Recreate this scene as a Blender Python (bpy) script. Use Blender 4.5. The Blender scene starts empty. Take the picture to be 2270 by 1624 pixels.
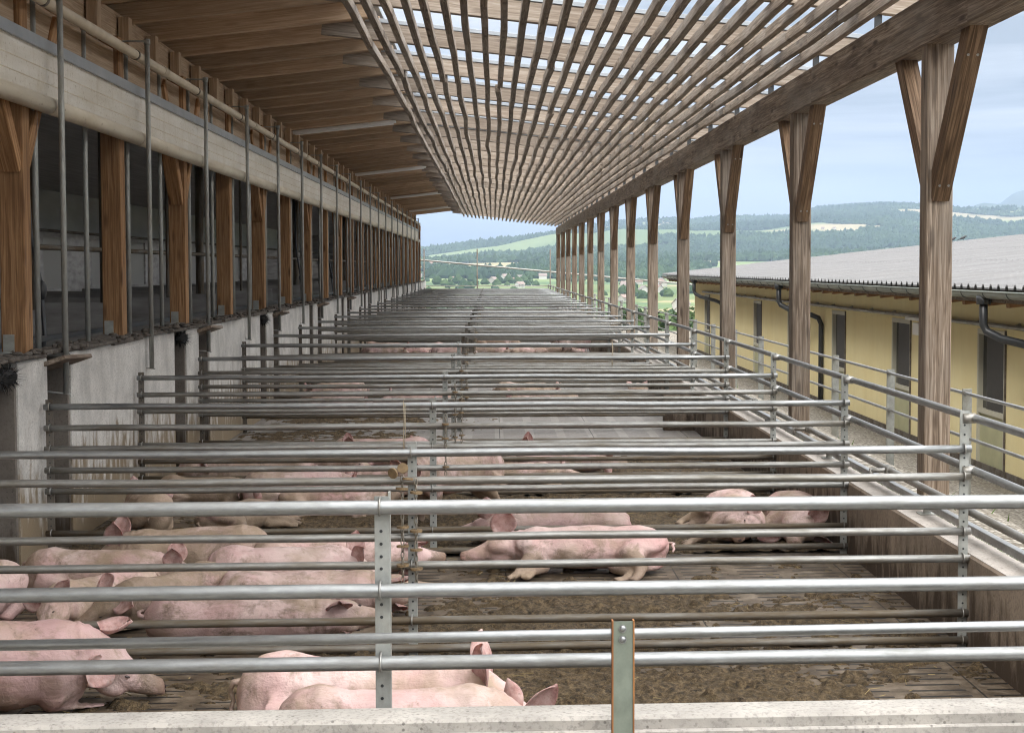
import bpy, bmesh, math, random
import numpy as np
from mathutils import Vector, Matrix
R = random.Random(7)
rng = np.random.default_rng(5)
sc = bpy.context.scene
COL = sc.collection
rad = math.radians

# ------------------------------------------------------------------ camera
H_CAM = 2.03
cd = bpy.data.cameras.new("camera"); cam = bpy.data.objects.new("camera", cd); COL.objects.link(cam)
cam.location = (0, 0, H_CAM)
yaw, pitch = rad(3.7), rad(3.2)
cam.rotation_euler = (math.pi / 2 - pitch, 0, -yaw)
cd.sensor_fit = 'HORIZONTAL'; cd.sensor_width = 36.0
cd.lens = 36.0 * 3700.0 / 2270.0
cd.shift_x = -0.0866; cd.shift_y = -0.0053
cd.clip_start = 0.05; cd.clip_end = 30000
sc.camera = cam

# ------------------------------------------------------------------ light
SUN_EL, SUN_AZ = rad(40), rad(215)           # azimuth from +y towards +x
world = bpy.data.worlds.new("World"); sc.world = world; world.use_nodes = True
wn, wl = world.node_tree.nodes, world.node_tree.links
wn.clear()
wo = wn.new('ShaderNodeOutputWorld'); bg = wn.new('ShaderNodeBackground'); bg.inputs['Strength'].default_value = 0.1
sky = wn.new('ShaderNodeTexSky'); sky.sky_type = 'NISHITA'; sky.sun_disc = False
sky.sun_elevation = SUN_EL; sky.sun_rotation = SUN_AZ; sky.air_density = 1.2; sky.dust_density = 2.0
tc = wn.new('ShaderNodeTexCoord'); sx = wn.new('ShaderNodeSeparateXYZ'); wl.new(tc.outputs['Generated'], sx.inputs[0])
def wmath(op, a, b=None, c=None):
    n = wn.new('ShaderNodeMath'); n.operation = op
    for i, v in enumerate((a, b, c)):
        if v is None: continue
        if isinstance(v, (int, float)): n.inputs[i].default_value = v
        else: wl.new(v, n.inputs[i])
    return n.outputs[0]
zc = wmath('MAXIMUM', sx.outputs['Z'], 0.0)
mp = wn.new('ShaderNodeMapping'); mp.inputs['Scale'].default_value = (1.6, 1.6, 15.0); mp.inputs['Location'].default_value = (3.3, 1.2, 0.4); mp.inputs['Rotation'].default_value = (0.02, -0.03, 0)
wl.new(tc.outputs['Generated'], mp.inputs[0])
nz = wn.new('ShaderNodeTexNoise'); nz.inputs['Scale'].default_value = 1.5; nz.inputs['Detail'].default_value = 7; nz.inputs['Roughness'].default_value = 0.52
nz.inputs['Distortion'].default_value = 0.35
wl.new(mp.outputs[0], nz.inputs['Vector'])
cr = wn.new('ShaderNodeValToRGB')
cr.color_ramp.elements[0].position = 0.43; cr.color_ramp.elements[0].color = (3.7, 3.9, 4.15, 1)
cr.color_ramp.elements[1].position = 0.58; cr.color_ramp.elements[1].color = (9.9, 9.5, 9.0, 1)
e = cr.color_ramp.elements.new(0.5); e.color = (6.5, 6.65, 6.85, 1)
wl.new(nz.outputs['Fac'], cr.inputs[0])
# an overcast sky is brighter towards the zenith
lum = wmath('ADD', wmath('MULTIPLY', zc, 3.9), 0.24)
# added fill light: sky brightened out of frame, right of and behind the camera
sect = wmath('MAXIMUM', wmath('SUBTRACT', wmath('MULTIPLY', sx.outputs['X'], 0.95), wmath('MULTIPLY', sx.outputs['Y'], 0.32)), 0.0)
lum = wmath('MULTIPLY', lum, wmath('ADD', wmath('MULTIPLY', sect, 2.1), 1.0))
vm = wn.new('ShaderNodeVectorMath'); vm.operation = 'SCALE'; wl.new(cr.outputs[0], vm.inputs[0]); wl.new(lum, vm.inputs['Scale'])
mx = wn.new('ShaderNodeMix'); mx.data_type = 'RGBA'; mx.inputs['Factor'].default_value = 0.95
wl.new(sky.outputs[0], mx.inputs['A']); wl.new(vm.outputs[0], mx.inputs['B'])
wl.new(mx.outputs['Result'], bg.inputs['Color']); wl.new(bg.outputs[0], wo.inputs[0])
sd = bpy.data.lights.new("sun", 'SUN'); sd.energy = 1.5; sd.angle = rad(14); sd.color = (1.0, 0.96, 0.9)
sun = bpy.data.objects.new("sun", sd); COL.objects.link(sun)
sdir = Vector((math.sin(SUN_AZ) * math.cos(SUN_EL), math.cos(SUN_AZ) * math.cos(SUN_EL), math.sin(SUN_EL)))
sun.rotation_euler = sdir.to_track_quat('Z', 'Y').to_euler(); sun.location = (5, -20, 30)
sc.view_settings.view_transform = 'Standard'; sc.view_settings.look = 'None'
sc.view_settings.exposure = 0.42; sc.view_settings.gamma = 1.0
sc.cycles.max_bounces = 6; sc.cycles.diffuse_bounces = 4; sc.cycles.glossy_bounces = 3
sc.cycles.transparent_max_bounces = 6; sc.cycles.volume_bounces = 0
sc.cycles.use_denoising = True; sc.cycles.denoiser = 'OPENIMAGEDENOISE'; sc.cycles.denoising_prefilter = 'ACCURATE'
sc.cycles.use_adaptive_sampling = False; sc.cycles.filter_width = 1.15
sc.cycles.caustics_reflective = False; sc.cycles.caustics_refractive = False
sc.cycles.sample_clamp_indirect = 6.0

# ------------------------------------------------------------------ helpers
ORD = ['nearest', 'second nearest', 'third nearest', 'fourth nearest', 'fifth nearest', 'sixth nearest', 'seventh nearest',
       'eighth nearest', 'ninth nearest', 'tenth nearest', 'eleventh nearest', 'twelfth nearest', 'thirteenth nearest',
       'fourteenth nearest', 'fifteenth nearest', 'sixteenth nearest', 'seventeenth nearest', 'eighteenth nearest',
       'nineteenth nearest', 'twentieth nearest', 'twenty-first nearest', 'twenty-second nearest', 'twenty-third nearest',
       'twenty-fourth nearest', 'twenty-fifth nearest', 'twenty-sixth nearest', 'twenty-seventh nearest', 'twenty-eighth nearest',
       'twenty-ninth nearest', 'thirtieth nearest'] + ['%dth nearest' % n for n in range(31, 90)]
def tag(o, label=None, cat=None, group=None, kind=None):
    if label: o['label'] = label
    if cat: o['category'] = cat
    if group: o['group'] = group
    if kind: o['kind'] = kind
    return o
def empty(name, loc=(0, 0, 0), rz=0.0):
    o = bpy.data.objects.new(name, None); COL.objects.link(o); o.location = loc; o.rotation_euler = (0, 0, rz)
    o.empty_display_size = 0.1
    return o
KIDS = {}
def copy_tree(o, parent=None):
    c = o.copy(); COL.objects.link(c)
    if parent is not None: c.parent = parent; KIDS.setdefault(parent.name, []).append(c)
    for ch in KIDS.get(o.name, []): copy_tree(ch, c)
    return c

class MB:
    """collects shapes into one mesh; every vertex keeps a grain coordinate (along, across, up)"""
    def __init__(s): s.v = []; s.f = []; s.m = []; s.g = []; s.sm = []
    def add(s, vs, fs, mat=0, smooth=False, grain=None):
        b = len(s.v); s.v.extend([tuple(map(float, p)) for p in vs]); s.f.extend([tuple(b + i for i in f) for f in fs])
        s.m.extend([mat] * len(fs)); s.sm.extend([smooth] * len(fs))
        s.g.extend(grain if grain is not None else [tuple(map(float, p)) for p in vs])
    def beam(s, p0, p1, w, h, up=(0, 0, 1), ch=0.005, mat=0, off=None):
        p0, p1 = Vector(p0), Vector(p1); d = (p1 - p0); L = d.length; d.normalize()
        upv = Vector(up); side = d.cross(upv).normalized(); upn = side.cross(d).normalized()
        c = min(ch, w * .3, h * .3); a, b = w / 2, h / 2
        prof = [(-a, -b + c), (-a + c, -b), (a - c, -b), (a, -b + c), (a, b - c), (a - c, b), (-a + c, b), (-a, b - c)]
        if off is None: off = (R.random() * 50, R.random() * 5, R.random() * 5)
        vs, gr = [], []
        for t, P in ((0, p0), (L, p1)):
            for (x, y) in prof:
                vs.append(P + side * x + upn * y); gr.append((t + off[0], x + off[1], y + off[2]))
        fs = [(i, (i + 1) % 8, 8 + (i + 1) % 8, 8 + i) for i in range(8)] + [tuple(range(7, -1, -1)), tuple(range(8, 16))]
        fs = [f[::-1] for f in fs]
        s.add(vs, fs, mat, False, gr)
    def box(s, a, b, mat=0, ch=0.0):
        a, b = Vector(a), Vector(b); c = (a + b) / 2
        if ch > 0:
            s.beam((a.x, c.y, c.z), (b.x, c.y, c.z), abs(b.y - a.y), abs(b.z - a.z), (0, 0, 1), ch, mat, off=(a.x, 0, 0)); return
        vs = [(x, y, z) for x in (a.x, b.x) for y in (a.y, b.y) for z in (a.z, b.z)]
        s.add(vs, [(0, 1, 3, 2), (4, 6, 7, 5), (0, 4, 5, 1), (2, 3, 7, 6), (0, 2, 6, 4), (1, 5, 7, 3)], mat)
    def tube(s, pts, r, n=10, mat=0, cap=True, smooth=True, closed=False):
        pts = [Vector(p) for p in pts]; rs = r if isinstance(r, (list, tuple)) else [r] * len(pts)
        N = len(pts); vs = []; gr = []; prev = None; acc = 0.0
        for i, p in enumerate(pts):
            if closed: t = pts[(i + 1) % N] - pts[i - 1]
            else: t = (pts[min(i + 1, N - 1)] - pts[max(i - 1, 0)])
            t.normalize()
            if prev is None:
                a = Vector((0, 0, 1)) if abs(t.z) < .9 else Vector((1, 0, 0)); u = t.cross(a).normalized()
            else: u = (prev - t * prev.dot(t)).normalized()
            prev = u; w = t.cross(u)
            if i: acc += (pts[i] - pts[i - 1]).length
            for k in range(n):
                q = 2 * math.pi * k / n
                vs.append(p + (u * math.cos(q) + w * math.sin(q)) * rs[i]); gr.append((acc, math.cos(q) * rs[i] * 3, math.sin(q) * rs[i] * 3))
        fs = []
        for i in range(N if closed else N - 1):
            for k in range(n):
                fs.append((i * n + k, i * n + (k + 1) % n, ((i + 1) % N) * n + (k + 1) % n, ((i + 1) % N) * n + k))
        s.add(vs, fs, mat, smooth, gr)
        if cap and not closed:
            b = len(s.v) - len(vs)
            s.f.append(tuple(b + k for k in range(n))[::-1]); s.f.append(tuple(b + (N - 1) * n + k for k in range(n)))
            s.m += [mat, mat]; s.sm += [False, False]
    def disc(s, c, axis, r0, r1, t, n=16, mat=0):
        """flat washer / disc of thickness t about axis"""
        ax = Vector(axis).normalized(); s.tube([Vector(c) - ax * t / 2, Vector(c) + ax * t / 2], r1, n, mat, True, False)
    def ball(s, c, r, n=8, m=6, mat=0):
        rx, ry, rz = r if isinstance(r, (tuple, list)) else (r, r, r); vs = []; fs = []
        for i in range(m + 1):
            a = math.pi * i / m
            for k in range(n):
                q = 2 * math.pi * k / n
                vs.append((c[0] + rx * math.sin(a) * math.cos(q), c[1] + ry * math.sin(a) * math.sin(q), c[2] + rz * math.cos(a)))
        for i in range(m):
            for k in range(n):
                fs.append((i * n + k, (i + 1) * n + k, (i + 1) * n + (k + 1) % n, i * n + (k + 1) % n))
        s.add(vs, fs, mat, True)
    def mesh(s, name, mats):
        me = bpy.data.meshes.new(name); me.from_pydata(s.v, [], s.f)
        for m in (mats if isinstance(mats, (list, tuple)) else [mats]): me.materials.append(m)
        me.polygons.foreach_set('material_index', s.m); me.polygons.foreach_set('use_smooth', s.sm)
        a = me.attributes.new('lc', 'FLOAT_VECTOR', 'POINT'); a.data.foreach_set('vector', np.array(s.g, dtype=np.float32).ravel())
        me.update(); return me
    def build(s, name, mats, parent=None, loc=None):
        o = bpy.data.objects.new(name, s.mesh(name, mats)); COL.objects.link(o)
        if parent is not None: o.parent = parent; KIDS.setdefault(parent.name, []).append(o)
        if loc: o.location = loc
        return o

# numpy value noise
def vnoise(x, y, seed=0):
    xi = np.floor(x).astype(np.int64); yi = np.floor(y).astype(np.int64); fx = x - xi; fy = y - yi
    fx = fx * fx * (3 - 2 * fx); fy = fy * fy * (3 - 2 * fy)
    def h(a, b):
        n = (a * 374761393 + b * 668265263 + seed * 974634777) & 0x7fffffff
        n = ((n ^ (n >> 13)) * 1274126177) & 0x7fffffff
        return ((n ^ (n >> 16)) & 0xffff) / 65535.0
    return (h(xi, yi) * (1 - fx) + h(xi + 1, yi) * fx) * (1 - fy) + (h(xi, yi + 1) * (1 - fx) + h(xi + 1, yi + 1) * fx) * fy
def fbm(x, y, seed=0, oct=4, gain=.5):
    s = 0; a = 1; t = 0
    for o in range(oct):
        s = s + a * vnoise(x * 2 ** o, y * 2 ** o, seed + o * 17); t += a; a *= gain
    return s / t

# ------------------------------------------------------------------ materials
class NT:
    def __init__(s, name):
        s.m = bpy.data.materials.new(name); s.m.use_nodes = True; s.n = s.m.node_tree.nodes; s.l = s.m.node_tree.links
        s.b = s.n['Principled BSDF']
    def node(s, t, **kw):
        n = s.n.new(t)
        for k, v in kw.items(): setattr(n, k, v)
        return n
    def link(s, a, b): s.l.new(a, b)
    def coord(s, src='lc', scale=(1, 1, 1), rnd=True, loc=(0, 0, 0)):
        if src == 'lc': a = s.node('ShaderNodeAttribute', attribute_name='lc').outputs['Vector']
        elif src == 'obj': a = s.node('ShaderNodeTexCoord').outputs['Object']
        else: a = s.node('ShaderNodeNewGeometry').outputs['Position']
        if rnd:
            oi = s.node('ShaderNodeObjectInfo'); v = s.node('ShaderNodeVectorMath', operation='ADD')
            w = s.node('ShaderNodeMath', operation='MULTIPLY'); w.inputs[1].default_value = 37.0
            s.link(oi.outputs['Random'], w.inputs[0]); s.link(a, v.inputs[0]); s.link(w.outputs[0], v.inputs[1]); a = v.outputs[0]
        m = s.node('ShaderNodeMapping'); m.inputs['Scale'].default_value = scale; m.inputs['Location'].default_value = loc
        s.link(a, m.inputs[0]); return m.outputs[0]
    def noise(s, vec, scale=1, detail=4, rough=.55, dist=0.0):
        n = s.node('ShaderNodeTexNoise'); n.inputs['Scale'].default_value = scale; n.inputs['Detail'].default_value = detail
        n.inputs['Roughness'].default_value = rough; n.inputs['Distortion'].default_value = dist
        s.link(vec, n.inputs['Vector']); return n.outputs['Fac']
    def ramp(s, fac, stops):
        r = s.node('ShaderNodeValToRGB'); el = r.color_ramp.elements
        el[0].position, el[1].position = stops[0][0], stops[-1][0]
        def c4(c): return (c, c, c, 1) if isinstance(c, (int, float)) else (c[0], c[1], c[2], 1)
        el[0].color, el[1].color = c4(stops[0][1]), c4(stops[-1][1])
        for p, c in stops[1:-1]: el.new(p).color = c4(c)
        s.link(fac, r.inputs[0]); return r.outputs[0]
    def mix(s, fac, a, b, mode='MIX'):
        m = s.node('ShaderNodeMix', data_type='RGBA', blend_type=mode)
        for k, v in (('Factor', fac), ('A', a), ('B', b)):
            i = [q for q in m.inputs if q.identifier == ('Factor_Float' if k == 'Factor' else k + '_Color')][0]
            if isinstance(v, (int, float)): i.default_value = v
            elif isinstance(v, tuple): i.default_value = (v[0], v[1], v[2], 1)
            else: s.link(v, i)
        return [q for q in m.outputs if q.identifier == 'Result_Color'][0]
    def math(s, op, a, b=0.0):
        n = s.node('ShaderNodeMath', operation=op)
        for i, v in enumerate((a, b)):
            if isinstance(v, (int, float)): n.inputs[i].default_value = v
            else: s.link(v, n.inputs[i])
        return n.outputs[0]
    def bump(s, h, strength=.3, dist=.01):
        b = s.node('ShaderNodeBump'); b.inputs['Strength'].default_value = strength; b.inputs['Distance'].default_value = dist
        s.link(h, b.inputs['Height']); s.link(b.outputs[0], s.b.inputs['Normal'])
    def out(s, col=None, rough=.7, metal=0.0, spec=.5):
        if col is not None:
            if isinstance(col, tuple): s.b.inputs['Base Color'].default_value = (*col[:3], 1)
            else: s.link(col, s.b.inputs['Base Color'])
        if isinstance(rough, (int, float)): s.b.inputs['Roughness'].default_value = rough
        else: s.link(rough, s.b.inputs['Roughness'])
        s.b.inputs['Metallic'].default_value = metal; s.b.inputs['Specular IOR Level'].default_value = spec
        return s.m

def wood(name, dark, mid, light, grey=None, greyamt=.0, knots=.8):
    t = NT(name)
    v = t.coord('lc', (1.2, 40, 40)); g = t.noise(v, 1.6, 6, .65, .9)
    v2 = t.coord('lc', (.8, 7, 7)); g2 = t.noise(v2, 1.3, 3, .5, 1.8)
    c = t.ramp(g, [(.39, dark), (.5, mid), (.62, light)])
    c = t.mix(t.ramp(g2, [(.35, .55), (.65, 0.0)]), c, dark)
    # knots
    vo = t.node('ShaderNodeTexVoronoi'); vo.inputs['Scale'].default_value = 1.0
    t.link(t.coord('lc', (2.2, 9, 9)), vo.inputs['Vector'])
    k = t.ramp(vo.outputs['Distance'], [(.10, 1.0), (.24, 0.0)])
    c = t.mix(t.math('MULTIPLY', k, knots), c, (dark[0] * .45, dark[1] * .4, dark[2] * .38))
    # long drying cracks
    ck = t.noise(t.coord('lc', (.55, 34, 34), loc=(7, 3, 1)), 1.0, 2, .5, .3)
    crk = t.ramp(ck, [(.225, 1.0), (.25, 0.0)])
    c = t.mix(t.math('MULTIPLY', crk, .75), c, (dark[0] * .25, dark[1] * .25, dark[2] * .25))
    if grey:
        w = t.noise(t.coord('lc', (.7, 2.5, 2.5)), 1.0, 4, .6)
        c = t.mix(t.ramp(w, [(.5 - greyamt, .0), (.85 - greyamt, 1.0)]), c, t.mix(g, tuple(x * .55 for x in grey), tuple(x * 1.35 for x in grey)))
    oi = t.node('ShaderNodeObjectInfo')
    hv = t.node('ShaderNodeHueSaturation'); t.link(t.math('ADD', t.math('MULTIPLY', oi.outputs['Random'], .42), .8), hv.inputs['Value']); t.link(c, hv.inputs['Color'])
    t.bump(t.math('SUBTRACT', g, t.math('MULTIPLY', crk, .8)), .35, .006)
    return t.out(hv.outputs[0], .72, 0, .3)
M = {}
M['wood_warm'] = wood('warm_wood', (.22, .112, .05), (.40, .22, .10), (.54, .325, .165))
M['wood_rafter'] = wood('rafter_wood', (.37, .258, .165), (.47, .342, .228), (.56, .425, .30), knots=.3)
M['wood_mid'] = wood('half_weathered_wood', (.20, .158, .122), (.285, .237, .19), (.375, .325, .275), knots=.5)
M['wood_grey'] = wood('weathered_wood', (.105, .074, .051), (.235, .178, .13), (.385, .315, .25), (.29, .255, .215), .04)
M['wood_brace'] = wood('brace_wood', (.085, .05, .027), (.185, .115, .066), (.31, .205, .125), (.25, .20, .16), -.02)
M['wood_slat'] = wood('slat_wood', (.125, .095, .07), (.27, .218, .17), (.41, .35, .29), (.34, .305, .27), .06)

def steel(name, base, rough, metal=.75, dirt=0.0, dcol=(.20, .17, .11)):
    t = NT(name)
    n = t.noise(t.coord('lc', (14, 16, 16)), 1.0, 5, .65); n2 = t.noise(t.coord('lc', (2.6, 7, 7)), 1.0, 5, .65)
    c = t.ramp(n, [(.34, tuple(x * .82 for x in base)), (.66, tuple(min(1, x * 1.1) for x in base))])
    c = t.mix(t.ramp(n2, [(.52 - dirt * .2, 0.0), (.7 - dirt * .15, min(1.0, .35 + dirt))]), c, dcol)
    r = t.ramp(n2, [(.3, rough), (.7, min(1, rough + .22))])
    t.bump(t.math('ADD', n, n2), .07, .002)
    m = t.out(c, r, metal)
    return m
M['galv'] = steel('galvanized_steel', (.36, .37, .37), .29, .82, .14, (.20, .19, .165))
M['galv_old'] = steel('dull_galvanized_steel', (.36, .355, .335), .36, .7, .35, (.19, .165, .125))
M['galv_dirty'] = steel('manure_stained_steel', (.20, .185, .16), .5, .4, .8, (.13, .10, .065))
M['galv_plate'] = steel('galvanized_plate', (.40, .41, .385), .48, .5, .2, (.26, .24, .19))
M['steel_dark'] = steel('dirty_flat_steel', (.20, .18, .155), .6, .4, .5, (.10, .075, .05))
M['green_steel'] = steel('green_grey_painted_steel', (.22, .25, .20), .5, .15)
M['rust'] = steel('rusty_edge', (.36, .16, .055), .8, .0, .3, (.2, .08, .03))
t = NT('zinc_sheet'); M['zinc'] = t.out(t.ramp(t.noise(t.coord('pos', (1, 1, 1)), 3, 4), [(.3, (.30, .33, .36)), (.7, (.40, .43, .46))]), .45, .3)

def concrete(name, base, speck=.5, stain=None, stain_z=(.2, 1.0), streak=(0, 0, 0)):
    t = NT(name)
    p = t.coord('pos', (1, 1, 1), False)
    n = t.noise(p, 3.0, 8, .65); f = t.noise(p, 60, 4, .6)
    c = t.ramp(n, [(.36, tuple(x * .74 for x in base)), (.64, tuple(min(1, x * 1.12) for x in base))])
    c = t.mix(t.ramp(f, [(.36, .6 * speck), (.5, 0.0)]), c, tuple(x * .45 for x in base))
    vo = t.node('ShaderNodeTexVoronoi'); vo.inputs['Scale'].default_value = 30; t.link(p, vo.inputs['Vector'])
    pit = t.ramp(vo.outputs['Distance'], [(.10, 1.0), (.2, 0.0)])
    big = t.ramp(t.noise(p, 7, 2, .5), [(.44, 0.0), (.56, 1.0)])
    pit = t.math('MULTIPLY', pit, big)
    c = t.mix(t.math('MULTIPLY', pit, .8 * speck), c, tuple(x * .3 for x in base))
    if stain:
        sx_ = t.node('ShaderNodeSeparateXYZ'); t.link(p, sx_.inputs[0])
        st = t.noise(t.coord('pos', streak, False), 1.0, 6, .65, .3)
        zr = t.node('ShaderNodeMapRange'); zr.inputs['From Min'].default_value = stain_z[0]; zr.inputs['From Max'].default_value = stain_z[1]
        zr.inputs['To Min'].default_value = 1.0; zr.inputs['To Max'].default_value = 0.0; t.link(sx_.outputs['Z'], zr.inputs['Value'])
        amt = t.math('ADD', zr.outputs[0], t.math('MULTIPLY', t.math('SUBTRACT', st, .5), 2.2))
        c = t.mix(t.ramp(amt, [(.35, 0.0), (.7, .92)]), c, t.mix(n, stain, tuple(x * .45 for x in stain)))
    t.bump(t.math('SUBTRACT', t.math('MULTIPLY', f, .5), t.math('MULTIPLY', pit, .8)), .4, .006)
    return t.out(c, .85, 0, .25)
M['conc_front'] = concrete('pale_concrete', (.45, .42, .38), .85)
M['conc_top'] = concrete('wall_top_concrete', (.44, .40, .36), .8)
M['conc_pit'] = concrete('stained_concrete', (.27, .215, .165), .8, (.075, .05, .032), (-.15, .62), (6, 6, 1.8))
M['conc_white'] = concrete('whitewashed_concrete', (.60, .575, .535), .9, (.27, .195, .11), (.0, 1.1), (9, 9, 2.6))
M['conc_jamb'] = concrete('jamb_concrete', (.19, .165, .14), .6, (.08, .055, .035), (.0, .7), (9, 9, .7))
t = NT('black_rubber'); M['rubber'] = t.out(t.ramp(t.noise(t.coord('pos'), 8, 4), [(.3, (.015, .015, .016)), (.7, (.05, .048, .045))]), .6)
t = NT('dusty_ledge'); n = t.noise(t.coord('pos'), 9, 6, .7); t.bump(n, .8, .03); M['ledge'] = t.out(t.ramp(n, [(.3, (.035, .028, .022)), (.6, (.13, .11, .09)), (.8, (.24, .2, .16))]), .95)
t = NT('cream_curtain'); p = t.coord('pos', (1, 1, 1), False); n = t.noise(t.coord('pos', (1, .8, 5), False), 1.4, 5, .6)
c = t.ramp(n, [(.3, (.62, .58, .50)), (.7, (.78, .755, .70))])
sp = t.noise(p, 34, 3, .7); c = t.mix(t.ramp(sp, [(.60, 0.0), (.70, .7)]), c, (.28, .21, .11)); st = t.noise(t.coord('pos', (1, 2.2, .8), False), 2.2, 5, .7); c = t.mix(t.ramp(st, [(.52, 0.0), (.7, .35)]), c, (.42, .34, .21))
M['curtain'] = t.out(c, .6, 0, .3)
t = NT('cream_tube'); n = t.noise(t.coord('pos', (1, .5, 3), False), 3, 5, .65)
c = t.ramp(n, [(.3, (.58, .51, .39)), (.7, (.74, .68, .56))]); sp = t.noise(t.coord('pos', (1, .35, 1), False), 22, 3, .7)
c = t.mix(t.ramp(sp, [(.62, 0.0), (.76, .7)]), c, (.25, .19, .11)); M['tube'] = t.out(c, .5)
t = NT('beige_conduit'); n = t.noise(t.coord('pos'), 4, 4); M['conduit'] = t.out(t.ramp(n, [(.3, (.50, .42, .31)), (.7, (.62, .54, .42))]), .5)
t = NT('roof_underside_board'); n = t.noise(t.coord('lc', (1, 12, 12)), 1.5, 5, .6, .5); M['board'] = t.out(t.ramp(n, [(.3, (.42, .28, .15)), (.7, (.58, .40, .24))]), .8)
t = NT('dark_panel'); n = t.noise(t.coord('pos', (1, 1, 4), False), 2, 5); M['panel_dark'] = t.out(t.ramp(n, [(.3, (.22, .21, .20)), (.7, (.42, .41, .40))]), .7)
t = NT('inner_ceiling'); n = t.noise(t.coord('pos', (6, .3, 1), False), 2, 4); M['inner_ceiling'] = t.out(t.ramp(n, [(.3, (.34, .35, .36)), (.7, (.52, .53, .54))]), .5)
t = NT('lamp_plastic'); M['lamp'] = t.out((.86, .86, .85), .35)
t = NT('milky_sheet'); t.out((.34, .33, .31), .6); t.b.inputs['Transmission Weight'].default_value = .45; M['milky'] = t.m
t = NT('black_plastic'); M['black'] = t.out((.032, .034, .036), .4)
t = NT('dark_bristle'); M['bristle'] = t.out((.012, .011, .010), .9)
t = NT('pale_plaster_wall'); p = t.coord('pos', (1, 1, 1), False); n = t.noise(p, 1.2, 6, .6); f = t.noise(p, 40, 3)
c = t.ramp(n, [(.3, (.83, .71, .38)), (.7, (.88, .78, .46))]); wst = t.noise(t.coord('pos', (1, 2.2, .28), False), 2.0, 5, .65); c = t.mix(t.ramp(wst, [(.48, 0.0), (.75, .14)]), c, (.50, .42, .22)); t.bump(f, .2, .004); M['yellow'] = t.out(c, .85)
t = NT('fibre_cement_roof'); n = t.noise(t.coord('pos', (.6, 3, 1), False), 2.0, 6, .6); sp = t.noise(t.coord('pos'), 22, 3, .7)
c = t.ramp(n, [(.3, (.15, .149, .15)), (.7, (.205, .203, .204))]); c = t.mix(t.ramp(sp, [(.6, 0.0), (.72, .35)]), c, (.40, .40, .39)); sy_ = t.node('ShaderNodeSeparateXYZ'); t.link(t.coord('pos', (1, 1, 1), False), sy_.inputs[0])
ln = t.math('MAXIMUM', t.math('LESS_THAN', t.math('FRACT', t.math('DIVIDE', t.math('ADD', sy_.outputs['X'], 50.0), 1.5)), .025), t.math('MULTIPLY', t.math('LESS_THAN', t.math('FRACT', t.math('DIVIDE', t.math('ADD', sy_.outputs['Y'], 50.0), 1.05)), .05), .7))
c = t.mix(t.math('MULTIPLY', ln, .5), c, (.12, .115, .115)); M['roof'] = t.out(c, .75)
t = NT('window_glass_dark'); M['glass'] = t.out((.02, .021, .023), .12)
t = NT('window_screen_dark'); M['screen'] = t.out(t.ramp(t.noise(t.coord('pos'), 120, 2), [(.4, (.035, .034, .033)), (.6, (.065, .062, .06))]), .6)
t = NT('pale_window_frame'); M['frame'] = t.out((.52, .50, .40), .5)
t = NT('greenish_door_panel'); M['door_panel'] = t.out(t.ramp(t.noise(t.coord('pos'), 3, 4), [(.3, (.40, .40, .24)), (.7, (.50, .49, .30))]), .5)
t = NT('wood_disc'); M['disc'] = t.out(t.ramp(t.noise(t.coord('pos'), 25, 4), [(.3, (.14, .09, .045)), (.7, (.28, .195, .10))]), .7)
t = NT('chain_steel'); M['chain'] = t.out((.30, .27, .22), .5, .6)
t = NT('twine'); M['twine'] = t.out((.45, .38, .27), .9)
# ------------------------------------------------------------------ pen geometry (metres; y runs down the barn)
NG = 23
GY = [8.65 + 3.01 * k for k in range(NG)]          # pen dividers
Y_END = 76.5
XW = -3.10                                         # inner face of the barn wall
XP = 2.51                                          # inner face of the pit wall

# floor: slatted concrete
t = NT('slatted_floor'); p = t.coord('pos', (1, 1, 1), False); s3 = t.node('ShaderNodeSeparateXYZ'); t.link(p, s3.inputs[0])
def saw(v, pitch, off=0.0): return t.math('FRACT', t.math('DIVIDE', t.math('ADD', v, off + 100.0), pitch))
fy = saw(s3.outputs['Y'], .11); fx = saw(s3.outputs['X'], .375)
slot = t.math('MULTIPLY', t.math('LESS_THAN', fy, .24), t.math('LESS_THAN', fx, .72))
joint = t.math('LESS_THAN', saw(s3.outputs['X'], 1.125, .05), .008)
slot = t.math('MAXIMUM', slot, joint)
n1 = t.noise(p, 1.1, 6, .62); n2 = t.noise(p, 14, 5, .65); n3 = t.noise(p, 6, 6, .65)
clean = t.ramp(n2, [(.3, (.24, .22, .20)), (.7, (.33, .31, .29))])
mud = t.ramp(n3, [(.34, (.045, .031, .018)), (.5, (.105, .077, .05)), (.66, (.19, .15, .108))])
# pens are dirtiest near the front and by the barn wall; the ones about 18-24 m away are almost clean
m1 = t.node('ShaderNodeMapRange'); m1.inputs['From Min'].default_value = 16.8; m1.inputs['From Max'].default_value = 18.4; m1.inputs['To Min'].default_value = .34; m1.inputs['To Max'].default_value = -.22; t.link(s3.outputs['Y'], m1.inputs['Value'])
m2 = t.node('ShaderNodeMapRange'); m2.inputs['From Min'].default_value = -1.2; m2.inputs['From Max'].default_value = -2.6; m2.inputs['To Min'].default_value = 0; m2.inputs['To Max'].default_value = .2; t.link(s3.outputs['X'], m2.inputs['Value'])
dirt = t.math('ADD', t.math('ADD', n1, m1.outputs[0]), m2.outputs[0])
c = t.mix(t.ramp(dirt, [(.46, 0.0), (.66, 1.0)]), clean, mud)
c = t.mix(t.math('MULTIPLY', slot, .93), c, (.006, .005, .004))
rg = t.ramp(n1, [(.35, .38), (.65, .85)])
t.bump(t.math('SUBTRACT', n2, t.math('MULTIPLY', slot, 2.0)), .5, .012)
M['floor'] = t.out(c, rg, 0, .4)
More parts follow.
